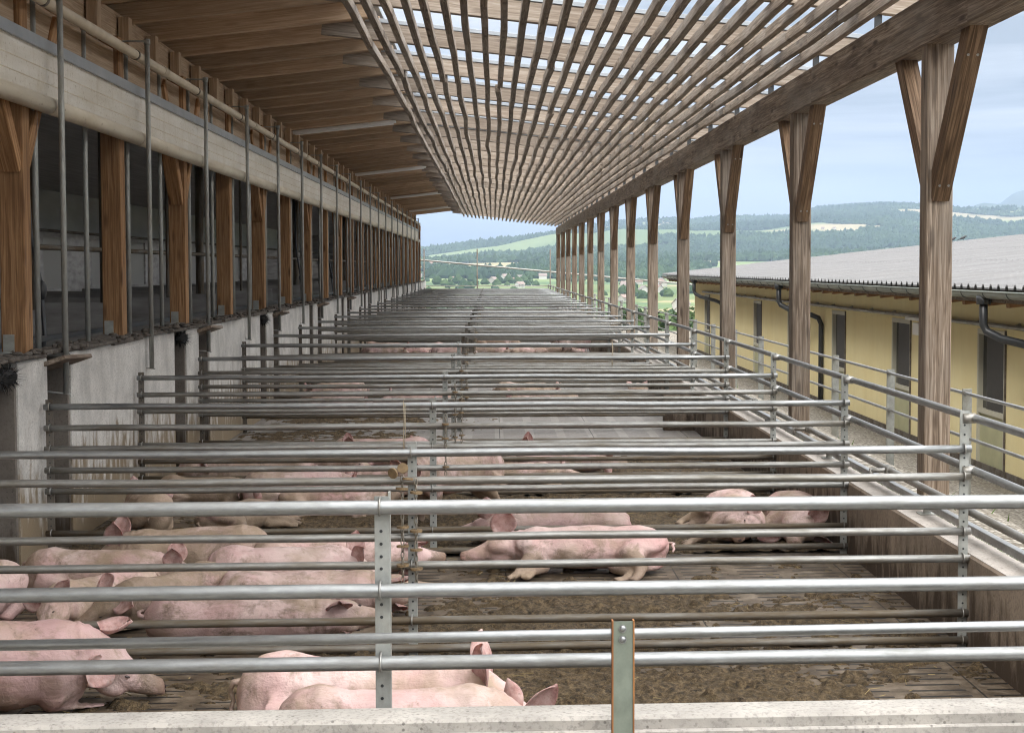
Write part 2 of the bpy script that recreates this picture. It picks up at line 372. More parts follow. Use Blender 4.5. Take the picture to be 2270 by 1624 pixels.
b = MB(); b.box((XW - .25, 5.4, -.12), (XP + .05, Y_END, 0)); tag(b.build('floor', M['floor']), kind='structure')

# manure: clumpy relief on the floor of the front pens
t = NT('manure'); p = t.coord('pos', (1, 1, 1), False); n = t.noise(p, 30, 6, .7); n2 = t.noise(p, 5, 4, .6); n3 = t.noise(p, 130, 3, .7)
c = t.ramp(n, [(.36, (.016, .011, .006)), (.5, (.105, .07, .036)), (.64, (.23, .162, .085))])
c = t.mix(t.ramp(n2, [(.4, 0.0), (.65, .55)]), c, (.085, .058, .026)); c = t.mix(t.ramp(n3, [(.58, 0.0), (.70, .75)]), c, (.23, .165, .075))
t.bump(t.math('ADD', n, n3), 1.0, .02); M['manure'] = t.out(c, .8, 0, .35)
def manure(y0, y1, x0, x1, step, cover, seed, amp=1.0):
    xs = np.arange(x0, x1, step); ys = np.arange(y0, y1, step); X, Y = np.meshgrid(xs, ys)
    big = fbm(X * .9 + 5, Y * 1.3 + seed, seed, 3); mid = fbm(X * 5, Y * 5, seed + 3, 3); fine = fbm(X * 19, Y * 19, seed + 9, 3, .75)
    lump = np.clip(fbm(X * 8 + 3, Y * 8, seed + 21, 2) - .60, 0, 1) * .13
    h = (big * .55 + mid * .35 - cover(X, Y)) * .085 + (fine - .5) * .052 + lump
    h = h * amp; ny, nx = X.shape
    ok = h > 0.002
    idx = -np.ones(X.size, int); keep = np.zeros_like(ok)
    q = ok[:-1, :-1] | ok[1:, :-1] | ok[:-1, 1:] | ok[1:, 1:]
    keep[:-1, :-1] |= q; keep[1:, :-1] |= q; keep[:-1, 1:] |= q; keep[1:, 1:] |= q
    idx[keep.ravel()] = np.arange(keep.sum())
    Z = np.where(h > 0.002, h, -.02)
    V = np.stack([X.ravel(), Y.ravel(), Z.ravel()], 1)[keep.ravel()]
    jj, ii = np.nonzero(q); a = jj * nx + ii
    F = np.stack([idx[a], idx[a + 1], idx[a + nx + 1], idx[a + nx]], 1)
    return V, F
def cov1(X, Y):      # front pen: thick in the middle, thin to the right, bare under the pigs on the left
    return .22 + .22 * np.clip((X - 1.0) / .9, 0, 1) + .45 * np.clip((-.9 - X) / .5, 0, 1) - .08 * np.exp(-((X - .3) / .6) ** 2) - .12 * np.exp(-((X - 1.45) / .3) ** 2 - ((Y - 6.6) / .3) ** 2)
def cov2(X, Y):
    return .21 + .24 * np.clip((X - .8) / .6, 0, 1) + .4 * np.clip((-.2 - X) / .4, 0, 1) + .35 * np.clip((Y - 10.1) / .5, 0, 1) - .14 * np.exp(-((X - 2.2) / .3) ** 2 - ((Y - 10) / .4) ** 2) - .25 * np.exp(-((X - 1.35) / .22) ** 2 - ((Y - 10.75) / .2) ** 2)
def cov3(X, Y): return .25 + .1 * np.clip((X - 1.2) / .6, 0, 1) + .1 * np.clip((-2 - X) / .6, 0, 1)
def cov4(X, Y): return .31 + .0 * X
def cov5(X, Y): return .52 + .3 * np.clip((X + 1.3) / 1.2, 0, 1)
Vs, Fs, off = [], [], 0
for a in ((5.75, 8.75, -3.05, 2.48, .0125, cov1, 3), (8.75, 11.7, -3.05, 2.48, .02, cov2, 8), (11.7, 14.7, -3.05, 2.48, .03, cov3, 14), (14.7, 17.6, -3.05, 2.48, .05, cov4, 25), (17.8, 23.6, -3.05, 0.2, .05, cov5, 31)):
    V, F = manure(*a); Vs.append(V); Fs.append(F + off); off += len(V)
me = bpy.data.meshes.new('manure'); me.from_pydata(np.concatenate(Vs).tolist(), [], np.concatenate(Fs).tolist()); me.materials.append(M['manure'])
me.polygons.foreach_set('use_smooth', [True] * len(me.polygons))
o = bpy.data.objects.new('manure', me); COL.objects.link(o); tag(o, 'dark brown crumbly manure spread over the slatted pen floor', 'manure', kind='stuff')
t = NT('straw'); M['straw'] = t.out(t.ramp(t.node('ShaderNodeObjectInfo').outputs['Random'], [(0, (.26, .19, .075)), (1, (.40, .31, .14))]), .8)
b = MB()
for i in range(900):
    y = 5.85 + (R.random() ** 1.5) * 8.5; x = R.uniform(-2.9, 2.4); L = R.uniform(.015, .07); a = R.uniform(0, math.pi); z = R.uniform(.012, .035)
    if i < 160: x, y, z, L = R.gauss(-1.15, .16), R.gauss(6.62, .06), R.uniform(.004, .04), R.uniform(.05, .13)
    elif i < 300: x, y, z = R.gauss(1.5, .22), R.gauss(6.5, .14), R.uniform(.03, .07)
    d = Vector((math.cos(a), math.sin(a), R.uniform(-.15, .2))) * L; w = Vector((-math.sin(a), math.cos(a), 0)) * R.uniform(.0009, .002); p = Vector((x, y, z))
    b.add([p - w, p + w, p + w + d, p - w + d, p + Vector((0, 0, .002)), p + d + Vector((0, 0, .002))], [(0, 1, 2, 3), (0, 4, 5, 3), (1, 2, 5, 4)])
tag(b.build('straw', M['straw']), 'loose yellow straw bits scattered over the manure', 'straw', kind='stuff')

# ------------------------------------------------------------------ concrete walls of the yard
def walls():
    b = MB()
    for i, y in enumerate(np.arange(4.6, Y_END, 6.02)):
        y1 = min(y + 6.02, Y_END)
        b.beam((XP + .105, y + .004, .205), (XP + .105, y1 - .004, .205), .21, .618, (0, 0, 1), .012, 0)
    t_ = empty('yard_wall'); tag(t_, 'long low concrete wall with brown stained inner face along right side of pens', 'wall')
    b.build('wall_body', M['conc_pit'], t_)
    c = MB()
    for i, y in enumerate(np.arange(4.6, Y_END, 6.02)):
        y1 = min(y + 6.02, Y_END)
        c.box((XP + .012, y + .01, .5135), (XP + .198, y1 - .01, .5165))
    c.build('wall_top', M['conc_top'], t_)
    for y in (20.75, 36.2):
        p = MB(); p.beam((XP - .19, y, -.05), (XP - .19, y, .50), .38, .22, (0, 1, 0), .012); p.build('pier', M['conc_pit'], t_)
    f = MB(); f.beam((-4.2, 5.645, .015), (3.4, 5.645, .015), .17, 1.0, (0, 0, 1), .012); f.beam((-4.2, 5.553, -.02), (3.4, 5.553, -.02), .022, .98, (0, 0, 1), .008)
    tag(f.build('front_wall', M['conc_front']), 'pale pitted concrete wall across the foreground', 'wall')
walls()

# ------------------------------------------------------------------ pen dividers
RZ = [1.076 - .1455 * k for k in range(8)]
XL, XR = -3.045, 2.487
def ubolt(mb, x, y, z, r, mat=0):
    pts = [(x, y + .05, z + r + .004)] + [(x, y + .0 + math.cos(a) * -(r + .004) + 0.0, z + math.sin(a) * (r + .004)) for a in np.linspace(math.pi / 2, -math.pi / 2, 9)] + [(x, y + .05, z - r - .004)]
    mb.tube(pts, .0045, 6, mat)
def plate(mb, x, y, z0, z1, w, th=.007, hole=(), mat=0, flange=False):
    mb.beam((x, y, z0), (x, y, z1), w, th, (0, 1, 0), .001, mat)
    if flange: mb.beam((x + w / 2 - .004, y + .02, z0), (x + w / 2 - .004, y + .02, z1 + .012), .008, .04, (0, 1, 0), .001, mat)
def holes(mb, x, y, zs, r=.006):
    for z in zs: mb.disc((x, y, z), (0, 1, 0), 0, r, .002, 10, 0)
def make_gate(detail):
    root = empty('pen_divider')
    for k, z in enumerate(RZ):
        b = MB(); r = .021
        n = 14 if detail else 8
        pts = [(XL - .03 + (XR + .06 - XL) * q / 8.0, -.026, z + (R.uniform(-.0035, .0035) if 0 < q < 8 else 0)) for q in range(9)]
        b.tube(pts, r, n)
        b.build('rail', M['galv'] if k < 1 else (M['galv_old'] if k < 5 else M['galv_dirty']), root)
    for x, top, bot in ((XL, 1.125, -.02), (XR, 1.275, .0)):
        b = MB(); plate(b, x, 0, bot, top, .05, .008, mat=0)
        o = b.build('end_post', M['galv_plate'] if x > 0 else M['steel_dark'], root)
        if detail:
            h = MB(); holes(h, x, -.0052, [z + d for z in RZ[:-1] for d in (-.05, -.097)] + ([1.24, 1.2, 1.15] if x > 0 else []), .0055); h.build('bolt_hole', M['black'], o)
        for z in RZ if detail else ():
            u = MB(); ubolt(u, x - (.006 if x > 0 else -.006), -.026, z, .021); u.build('u_bolt', M['galv_old'], o)
    b = MB(); plate(b, -.42, 0, .0, 1.118, .046, .006, flange=detail); o = b.build('middle_post', M['galv_plate'] if detail else M['steel_dark'], root)
    if detail:
        h = MB(); holes(h, -.42, -.0045, [z + d for z in RZ[:-1] for d in (-.05, -.097)], .0055); h.build('bolt_hole', M['black'], o)
    for z in RZ[::2] if detail else ():
        u = MB(); ubolt(u, -.425, -.026, z, .021); u.build('u_bolt', M['galv_old'], o)
    return root
ga = make_gate(True); gb = make_gate(False)
for k in range(NG):
    src = ga if k < 5 else gb
    o = src if k in (0, 5) else copy_tree(src)
    o.location = (0, GY[k], 0)
    tag(o, '%s pen divider with eight horizontal galvanized rails' % ['nearest full', 'second full', 'third full', 'fourth full'][k] if k < 4 else '%s eight-rail galvanized pen divider counted from the foreground' % ORD[k].replace(' nearest', ''), 'pen gate', 'galvanized pen dividers across the yard')
# front gate behind the foreground wall: three thick rails
fg = empty('front_gate', (0, 5.86, 0)); tag(fg, 'foreground gate of three thick bright galvanized rails on one channel post', 'gate')
for z in (1.195, .9005, .645):
    b = MB(); b.tube([(-4.2 + 8.4 * q / 8.0, -.03, z + R.uniform(-.001, .001)) for q in range(9)], .0255, 20); b.build('rail', M['galv'], fg)
b = MB(); b.beam((-.392, .012, .2), (-.392, .012, 1.228), .052, .006, (0, 1, 0), .001); b.beam((-.367, .035, .2), (-.367, .035, 1.24), .007, .05, (0, 1, 0), .001)
gp = b.build('post', M['galv_plate'], fg)
b = MB(); holes(b, -.395, .0075, [1.105, 1.06, 1.015, .972, .845, .80, .555, .51, .467, .42], .0058); b.build('bolt_hole', M['black'], gp)
for z in (1.195, .9005, .645): b = MB(); ubolt(b, -.397, -.03, z, .0255); b.build('u_bolt', M['galv_old'], gp)
# barrier in front of the wall: rust-edged flat post with one rail
fb = empty('front_barrier', (.403, 5.4, 0)); tag(fb, 'green-grey post with rusty edges and two bolts holding a single rail in the foreground', 'barrier')
b = MB(); b.beam((.02, 0, -.1), (.02, 0, .873), .066, .006, (0, 1, 0), .001)
po = b.build('post', M['green_steel'], fb)
for s_ in (-1, 1):
    e_ = MB(); e_.beam((.02 + s_ * .0345, .010, -.1), (.02 + s_ * .0345, .010, .876), .0055, .032, (0, 1, 0), .001); e_.build('rusty_edge', M['rust'], po)
for z in (.850, .814):
    e_ = MB(); e_.ball((.018, -.005, z), (.011, .006, .011), 12, 6); e_.tube([(.018, -.003, z), (.018, -.006, z)], .013, 14); e_.build('bolt', M['galv'], po)
b = MB(); b.tube([(-4.0, .03, .806), (0, .03, .826), (3.0, .03, .842)], .0175, 18); b.build('rail', M['galv'], fb)

# twine tied over rails, hanging chains with wooden discs
def twine(name, x, k, z0, z1, label):
    b = MB(); y = GY[k] - .055
    b.tube([(x, y, z0 + .02), (x + .004, y - .004, (z0 * 2 + z1) / 3), (x - .003, y, (z0 + z1 * 2) / 3), (x + .002, y, z1)], .0035, 6)
    b.tube([(x + .010, y, z0), (x + .012, y - .004, (z0 + z1) / 2), (x + .004, y, z1 + .01)], .003, 6)
    b.tube([(x + .005, y + .03, z0 + .026), (x + .005, y - .002, z0 + .028)], .003, 6)
    tag(b.build(name, M['twine']), label, 'twine')
twine('twine', -.62, 1, 1.09, .72, 'pale twine tied over the top rails left of the chains')
twine('twine', 1.475, 4, 1.10, .80, 'pale twine tied over the rails near the right wall, far from chains')
def chain(x, y, ztop, zbot, label, discs=True, knot=False, step=.052):
    root = empty('chain_toy', (x, y, ztop)); n = int((ztop - zbot) / .033); L = MB(); z = 0
    for i in range(n):
        a = (i % 2) * math.pi / 2 + .5; zc_ = -i * .033; rx, rz_ = .0085, .0205
        L.tube([(rx * math.cos(q) * math.cos(a), rx * math.cos(q) * math.sin(a), zc_ + rz_ * math.sin(q)) for q in np.linspace(0, 2 * math.pi, 9)[:-1]], .0032, 5, 0, False, True, True)
    L.build('chain_links', M['chain'], root)
    if discs:
        for i in range(2, n, 3):
            d = MB(); d.disc((R.uniform(-.003, .003), R.uniform(-.003, .003), -i * .033 + .012), (R.uniform(-.08, .08), R.uniform(-.08, .08), 1), 0, .032 if discs == 1 else .024, .011, 16); d.build('wooden_disc', M['disc'], root)
    if knot:
        for (dx, dz, ax) in ((-.045, .03, (.5, .8, .2)), (.005, .055, (.2, .9, -.35)), (.03, .0, (.1, .2, 1))):
            d = MB(); d.disc((dx, -.03, dz), ax, 0, .028, .011, 16); d.build('wooden_disc', M['disc'], root)
    tag(root, label, 'chain', 'hanging chains with wooden discs')
    return root
chain(-.468, 8.58, .95, .30, 'left of two hanging chains with wooden discs at the nearest divider', True, True)
chain(-.398, 8.58, .93, .335, 'right of two hanging chains with wooden discs at the nearest divider')
cp = None
for k in range(1, 16):
    y = GY[k] - .07
    if k < 4:
        for dx in (0, .055)[:1 if k == 1 else 2]: chain(-.33 + dx, y, 1.0 - dx * 1.5, .35 + .2 * (k % 2) + dx, '%s chain with wooden discs on the %s divider' % ('left' if dx == 0 else 'right', ['', 'second', 'third', 'fourth'][k]), 2, False)
    else:
        if cp is None: cp = chain(-.33, y, 1.02, .45, '', 2, False); o = cp
        else: o = copy_tree(cp); o.location = (-.33 + R.uniform(-.03, .05), y, 1.02)
        tag(o, 'rusty chain with wooden discs hanging on the %s divider from the front' % ORD[k].replace(' nearest', ''), 'chain', 'hanging chains with wooden discs')

# ------------------------------------------------------------------ right guard rail on the yard wall
gr = empty('guard_rail'); tag(gr, 'galvanized pipe guard rail running along the top of the yard wall', 'railing')
for z, y0, r in ((1.235, 4.5, .022), (.955, 4.5, .022), (.727, 4.5, .022)):
    b = MB(); b.tube([(2.545, y, z + R.uniform(-.003, .003)) for y in np.linspace(y0, Y_END, 26)], r, 12); b.build('rail', M['galv_old'] if z < .8 else M['galv'], gr)
b = MB(); b.beam((2.665, 4.5, .578), (2.665, Y_END, .578), .045, .045, (0, 0, 1), .004); b.build('square_rail', M['galv'], gr)
for y in np.arange(7.05, Y_END, 3.01):
    b = MB(); b.beam((2.665, y, .52), (2.665, y, .556), .04, .04, (0, 1, 0), .003); b.box((2.61, y - .05, .518), (2.72, y + .05, .524)); b.build('foot_plate', M['galv_plate'], gr)
for y in GY:
    for z in (1.235, .955): b = MB(); b.tube([(2.478, y + .005, z), (2.545, y + .005, z)], .028, 10); b.build('rail_clamp', M['galv_old'], gr)
for y in (10.55, 13.3, 16.1):
    b = MB(); b.tube([(2.545, y - .06, .727), (2.545, y + .06, .727)], .032, 12); b.tube([(2.545, y, .727), (2.43, y + .02, .727)], .016, 10); b.tube([(2.43, y + .02, .74), (2.43, y + .02, .68)], .014, 8); b.build('water_fitting', M['galv_old'], gr)

# ------------------------------------------------------------------ slatted roof on the right: posts, beam, rafters, battens
sr = empty('slatted_roof'); tag(sr, 'weathered timber slatted roof on braced posts over the right side of the yard', 'pergola roof')
def post_brace(y):
    xc = 2.99
    b = MB(); b.beam((xc, y, .38), (xc, y, 3.52), .18, .18, (0, 1, 0), .008); po = b.build('post', M['wood_grey'], sr)
    for s_ in (-1, 1):
        bb = MB(); z0, z1, d = 2.50, 3.60, .86
        p0 = Vector((xc, y + s_ * .055, z0 + .02)); p1 = Vector((xc, y + s_ * (.09 + d), z1 + .02))
        dd = (p1 - p0).normalized(); up_ = Vector((1, 0, 0))
        # clip the brace: foot cut square, head cut level under the beam
        w, h = .115, .15
        sidey = Vector((0, dd.z, -dd.y))
        vs = []
        for xs in (-w / 2, w / 2):
            for off in (-h / 2, h / 2):
                q0 = p0 + sidey * off; ttop = (3.52 - q0.z) / dd.z
                vs.append(q0 + Vector((xs, 0, 0))); vs.append(q0 + dd * ttop + Vector((xs, 0, 0)))
        gr_ = [((v - p0).dot(dd) + y, v.x, (v - p0).dot(sidey)) for v in vs]
        fs = [(0, 1, 3, 2), (4, 6, 7, 5), (0, 4, 5, 1), (2, 3, 7, 6), (0, 2, 6, 4), (1, 5, 7, 3)]
        if s_ > 0: fs = [f[::-1] for f in fs]
        bb.add(vs, fs, 0, False, gr_); br = bb.build('brace', M['wood_brace'], po)
        if s_ < 0 and y < 25:
            sc_ = MB()
            for zz, q in ((2.62, .0), (3.40, 0)):
                for dx in (-.03, .03):
                    t_ = (zz - p0.z) / dd.z; c_ = p0 + dd * t_ - sidey * (h / 2 + .001) * (1 if dd.y < 0 else 1)
                    c_ = p0 + dd * t_ + sidey * (h / 2 + .001) * (-1 if sidey.y > 0 else 1)
                    sc_.disc((xc + dx, c_.y, c_.z), sidey, 0, .009, .006, 10)
            sc_.build('screw', M['galv'], br)
for k in range(14): post_brace(11.14 + 5.0 * k)
b = MB(); ys = [8.2, 10.1] + [10.1 + 5.0 * k for k in range(1, 14)] + [Y_END]
for y0, y1 in zip(ys[:-1], ys[1:]): b.beam((2.99, y0 + .003, 3.68), (2.99, y1 - .003, 3.68), .2, .33, (0, 0, 1), .01)
b.build('eaves_beam', M['wood_grey'], sr)
RY = [17.9 + 2.5 * k for k in range(-4, 24)]
def rz_top(x): return 4.62 - .102 * (x + 1.36)
for y in RY:
    b = MB(); x0, x1 = -1.78, 3.45
    jj = R.uniform(-.01, .01)
    b.beam((x0, y + jj, rz_top(x0) - .095), (x1, y + jj, rz_top(x1) - .095), .09, .185, (0, 0, 1), .006); ra = b.build('rafter', M['wood_mid'], sr)
    c_ = MB(); c_.beam((-1.33, y, rz_top(-1.33) + .022), (3.5, y, rz_top(3.5) + .022), .12, .04, (0, 0, 1), .002); c_.build('metal_cap', M['zinc'], ra)
    c_ = MB(); c_.beam((2.99, y, 3.845), (2.99, y, rz_top(2.99) - .18), .06, .012, (0, 1, 0), .001); c_.build('bracket', M['black'], ra)
NS = 25
for i in range(NS):
    x0 = -1.27 + (2.86 + 1.27) * i / (NS - 1); segs = []
    b = MB(); z_ = rz_top(x0) - .19 - .042
    y = RY[0] - .6; px, pz = x0 + R.uniform(-.012, .012), z_
    nx_, k = px, 0
    while y < Y_END - .5:
        y1 = min(RY[k] + R.uniform(-.03, .03) if k < len(RY) else Y_END, Y_END)
        if y1 - y < .3: k += 1; y1 = min(RY[k], Y_END)
        nx_ = x0 + R.gauss(0, .010); nz_ = z_ + R.gauss(-.001, .004); mx_, mz_ = (px + nx_) / 2 + R.gauss(0, .003), (pz + nz_) / 2 - abs(R.gauss(0, .005))
        if R.random() < .16: px += R.gauss(0, .014); pz += R.gauss(-.003, .004)
        if i == 8 and k == 6: pz -= .05; px -= .03
        b.beam((px, y - .02, pz), (mx_, (y + y1) / 2, mz_), .061, .088, (0, 0, 1), .003)
        b.beam((mx_, (y + y1) / 2, mz_), (nx_, y1, nz_), .061, .088, (0, 0, 1), .003)
        px, pz, y = nx_, nz_, y1; k += 1
    b.build('roof_slat', M['wood_slat'], sr)

# ------------------------------------------------------------------ barn on the left
barn = empty('barn'); tag(barn, 'long open-fronted timber and concrete pig barn with closed wooden roof on the left', 'barn')
# wall panels between the doorways; doorways flank every second divider
door = []
for k in range(-1, NG, 2):
    g = 8.65 + 3.01 * (k + 2) - 3.01 * 1 if False else 11.66 + 3.01 * (k + 1)
    door += [(g - 1.18, g - .55), (g + .17, g + .82)]
door.sort(); edges = [-3.2]
for a, b_ in door: edges += [a, b_]
edges.append(Y_END - .5)
wb = MB()
for a, b_ in zip(edges[0::2], edges[1::2]):
    if b_ <= a: continue
    wb.beam((XW - .11, a, .70), (XW - .11, b_, .70), .22, 1.42, (0, 0, 1), .014)
wall = wb.build('wall', M['conc_white'], barn)
rb = MB()
for a, b_ in door:
    if b_ > Y_END: continue
    for q in ((b_ - .05, b_ - .003), (a + .003, a + .05)): jb = MB(); jb.box((XW - .16, q[0], 0), (XW - .012, q[1], 1.38)); jb.build('door_jamb', M['conc_jamb'], wall)
    rb = MB(); rb.box((XW - .19, a - .02, .02), (XW - .172, b_ + .02, 1.36)); rb.build('rubber_flap', M['rubber'], wall)
lb = MB(); y = 8.0
while y < Y_END - .6:
    L = R.uniform(.5, 1.5); tlt = R.uniform(-.02, .02)
    lb.beam((XW - .12 + R.uniform(-.02, .03), y, 1.425 + tlt * .4), (XW - .12 + R.uniform(-.02, .03), y + L - .01, 1.425 - tlt * .4), .30, .022 + R.uniform(0, .02), (R.uniform(-.1, .06), 0, 1), .006)
    y += L
lb.build('wall_ledge', M['ledge'], barn)
lc_ = MB()
for i in range(700):
    y = 9 + (R.random() ** 1.6) * 50; lc_.ball((XW + R.uniform(-.2, .04), y, 1.44 + R.uniform(-.01, .015)), (R.uniform(.01, .05), R.uniform(.02, .08), R.uniform(.008, .022)), 6, 4)
lc_.build('ledge_dirt', M['ledge'], barn)['kind'] = 'stuff'
for k in range(-1, 23):                                # posts on the wall
    y = 11.80 + 3.01 * k
    if y > Y_END - 1: continue
    b = MB(); b.beam((-3.29, y, 1.44), (-3.29, y, 4.02), .17, .17, (0, 1, 0), .006); po = b.build('post', M['wood_warm'], barn)
    s_ = MB(); s_.box((-3.36, y - .096, 1.445), (-3.285, y - .088, 1.57)); s_.box((-3.36, y - .17, 1.445), (-3.285, y - .0965, 1.452)); s_.build('post_shoe', M['galv_plate'], po)
    if k % 2 == 0:
        for sg in (-1, 1):
            q = MB(); q.beam((-3.29, y + sg * .07, 2.72), (-3.29, y + sg * .98, 3.85), .12, .14, (1, 0, 0), .006); q.build('brace', M['wood_warm'], po)
b = MB()
for y in np.arange(7.0, Y_END, 6.02): b.beam((-3.33, y, 3.80), (-3.33, min(y + 6.01, Y_END), 3.80), .16, .22, (0, 0, 1), .006)
b.build('wall_plate', M['wood_rafter'], barn)
b = MB()
for y in np.arange(7.3, Y_END - 1, 1.25): b.beam((-3.43, y, 3.90), (-3.43, y, 4.36), .10, .14, (0, 1, 0), .005)
for y in np.arange(7.0, Y_END, 6.02): b.beam((-3.52, y, 4.20), (-3.52, min(y + 6.01, Y_END), 4.20), .05, .42, (0, 0, 1), .004)
b.build('packing_blocks', M['wood_rafter'], barn)
def lz(x): return 4.345 + .117 * (x + 3.7)            # underside of the closed roof's rafters
yl = 3.99 - 3.75
while yl < Y_END - .3:
    b = MB(); b.beam((-9.6, yl, lz(-9.6) + .10), (-1.24, yl, lz(-1.24) + .10), .14, .20, (0, 0, 1), .012); b.build('rafter', M['wood_rafter'], barn); yl += 1.25
b = MB()
for i, x in enumerate(np.arange(-9.9, -1.45, .22)):
    if -9.45 < x < -8.75: continue
    for y in np.arange(-.2, Y_END, 5.0): b.box((x + .003, y, lz(x) + .215), (x + .217, min(y + 4.99, Y_END), lz(x) + .235))
b.build('roof_boarding', M['board'], barn)
for xa, xb in ((-10.4, -9.42), (-8.65, -1.22)):                  # gap added in the roof only to light the inside
    b = MB(); b.beam(((xa + xb) / 2, -.3, (lz(xa) + lz(xb)) / 2 + .285), ((xa + xb) / 2, Y_END, (lz(xa) + lz(xb)) / 2 + .285), xb - xa, .05, (-.117, 0, 1), .004); b.build('roof_sheet', M['zinc'], barn)
# interior
b = MB(); b.box((-10.3, -3.2, .55), (XW - .24, Y_END - .6, .62)); b.build('indoor_floor', M['ledge'], barn)
for xa, za, xb, zb in ((-10.3, 3.35, -9.5, 3.40), (-8.3, 3.48, -3.45, 3.78)): b = MB(); b.beam(((xa + xb) / 2, -3.2, (za + zb) / 2), ((xa + xb) / 2, Y_END - .6, (za + zb) / 2), xb - xa, .04, (-.062, 0, 1), .004); b.build('indoor_ceiling', M['inner_ceiling'], barn)
b = MB(); b.box((-8.28, -3.2, 2.75), (-8.24, Y_END - .6, 3.95)); b.build('added_slot_baffle', M['inner_ceiling'], barn)  # board added to hide the roof gap from the camera
b = MB(); y = 4.0 - 4.6 * 2
while y < Y_END - 1:
    b.box((-10.3, y, .5), (-10.2, y + 2.6, 3.7)); b.box((-10.3, y + 2.6, .5), (-10.2, y + 4.6, 1.55)); b.box((-10.3, y + 2.6, 2.75), (-10.2, y + 4.6, 3.7)); y += 4.6
b.box((-10.3, -5.25, .5), (-3.4, -5.2, 3.9)); b.box((-10.3, Y_END - .6, .0), (-3.42, Y_END - .5, 4.0))
bw = b.build('back_wall', M['panel_dark'], barn)
y = 4.0
while y < Y_END - 1:
    b = MB(); b.box((-10.27, y + 2.6, 1.55), (-10.25, y + 4.6, 2.75)); b.build('window_sheet', M['milky'], bw); y += 4.6
for y in np.arange(8.2, 60, 3.01):
    b = MB(); b.box((-7.2, y + .6, .62), (-3.9, y + .64, 1.66)); b.build('indoor_panel', M['panel_dark'], barn)
for z, x, r_ in ((2.58, -6.6, .022), (2.22, -4.2, .026)): b = MB(); b.tube([(x, 6, z), (x, Y_END - 2, z)], r_, 8); b.build('indoor_pipe', M['steel_dark'] if z > 2.5 else M['galv_dirty'], barn)
for y in np.arange(12.9, 50, 6.02):
    b = MB(); b.tube([(-4.3, y, .6), (-4.3, y, 3.7)], .06, 10); b.build('indoor_pipe', M['galv_dirty'], barn); b = MB(); b.tube([(-4.0, y + 2.0, .6), (-4.0, y + 2.0, 3.7)], .02, 8); b.build('indoor_pipe', M['galv_dirty'], barn)
for y in np.arange(13.5, 50, 6.02):
    b = MB(); b.tube([(-3.7, y, 3.5), (-3.66, y + .05, 2.3), (-3.6, y + .1, 1.9), (-3.55, y, 1.5), (-3.6, y - .08, .9)], .018, 6); b.ball((-3.58, y + .06, 1.85), (.04, .04, .08), 8, 6); b.build('feed_hose', M['black'], barn)
b = MB(); b.box((-3.5, 6.2, 1.46), (-3.46, Y_END - 1, 1.50)); b.build('inner_sill', M['black'], barn)
# lintel boards and bristle brushes over the doorways
for i, (a, b_) in enumerate(door):
    if b_ < 9 or a > 40: continue
    if i % 2 == 1:
        q = MB(); q.beam((XW + .02, a - .08, 1.37), (XW + .02, b_ + .05, 1.34), .26, .03, (-.35, 0, 1), .004); q.build('door_board', M['wood_grey'], barn)
    elif a < 24:
        q = MB(); cx_, cy_, cz_ = XW + .0, (a + b_) / 2 + .03, 1.33
        for j in range(520):
            d = Vector((R.gauss(0, 1), R.gauss(0, 1.2), R.gauss(0, .75))).normalized(); L = R.uniform(.07, .14); c0 = Vector((cx_, cy_ + R.uniform(-.13, .13), cz_)); p1 = c0 + d * L; s2 = Vector((d.y, -d.x, .2)).normalized() * .008
            q.add([c0 - s2, c0 + s2, p1], [(0, 1, 2)])
        q.ball((cx_, cy_, cz_), (.06, .19, .055), 10, 7); tag(q.build('brush', M['bristle']), 'black bristly rubbing brush over the %s doorway left of a divider' % ['', 'first', 'second', 'third', 'fourth', 'fifth'][max(1, min(5, int((a - 3) / 6)))], 'brush', 'rubbing brushes on the barn wall')

# roller curtain, its guides, the conduit and the lamps
cu = empty('roller_curtain'); tag(cu, 'dirty cream roll-up curtain hanging along the barn front below the roof', 'curtain')
b = MB(); b.box((-3.162, 7.4, 3.22), (-3.150, Y_END - 4.6, 3.575)); b.build('curtain_sheet', M['curtain'], cu)
b = MB()
for z in (3.43, 3.33): b.tube([(-3.149, 7.4, z), (-3.149, Y_END - 4.6, z)], .004, 6)
b.build('seam', M['tube'], cu)
b = MB(); ys = list(np.arange(9.15, Y_END - 4.6, 3.01))
for y0, y1 in zip(ys, ys[1:] + [Y_END - 4.6]): b.tube([(-3.145, y0 + .006, 3.178), (-3.145, y1 - .006, 3.178)], .062, 18)
b.build('roller_tube', M['tube'], cu)
b = MB(); b.box((-3.20, 7.4, 3.585), (-3.13, Y_END - 4.6, 3.635)); b.box((-3.165, 7.4, 3.555), (-3.125, Y_END - 4.6, 3.59)); b.build('curtain_rail', M['zinc'], cu)
def guide():
    root = empty('curtain_guide')
    b = MB(); b.tube([(-3.05, 0, 4.02), (-3.05, 0, 1.13)], .0215, 12); b.build('front_pipe', M['galv_plate'], root)
    b = MB(); b.tube([(-3.24, .0, 4.0), (-3.24, .0, 1.16)], .0215, 12); b.build('rear_pipe', M['galv_plate'], root)
    b = MB(); b.tube([(-3.02, 0, 1.125), (-3.27, 0, 1.155)], .007, 6); b.build('bottom_bar', M['galv_plate'], root)
    b = MB(); b.beam((-3.03, 0, 4.03), (-3.36, 0, 4.03), .05, .012, (0, 0, 1), .002); b.tube([(-3.05, 0, 4.0), (-3.05, 0, 4.05)], .028, 10); b.build('top_bracket', M['galv_plate'], root)
    return root
gd = guide()
for k in range(20):
    o = gd if k == 0 else copy_tree(gd); o.location = (0, 12.15 + 3.01 * k, 0)
    tag(o, '%s pair of galvanized curtain guide pipes on the barn front' % ORD[k], 'curtain guide', 'curtain guide pipes')
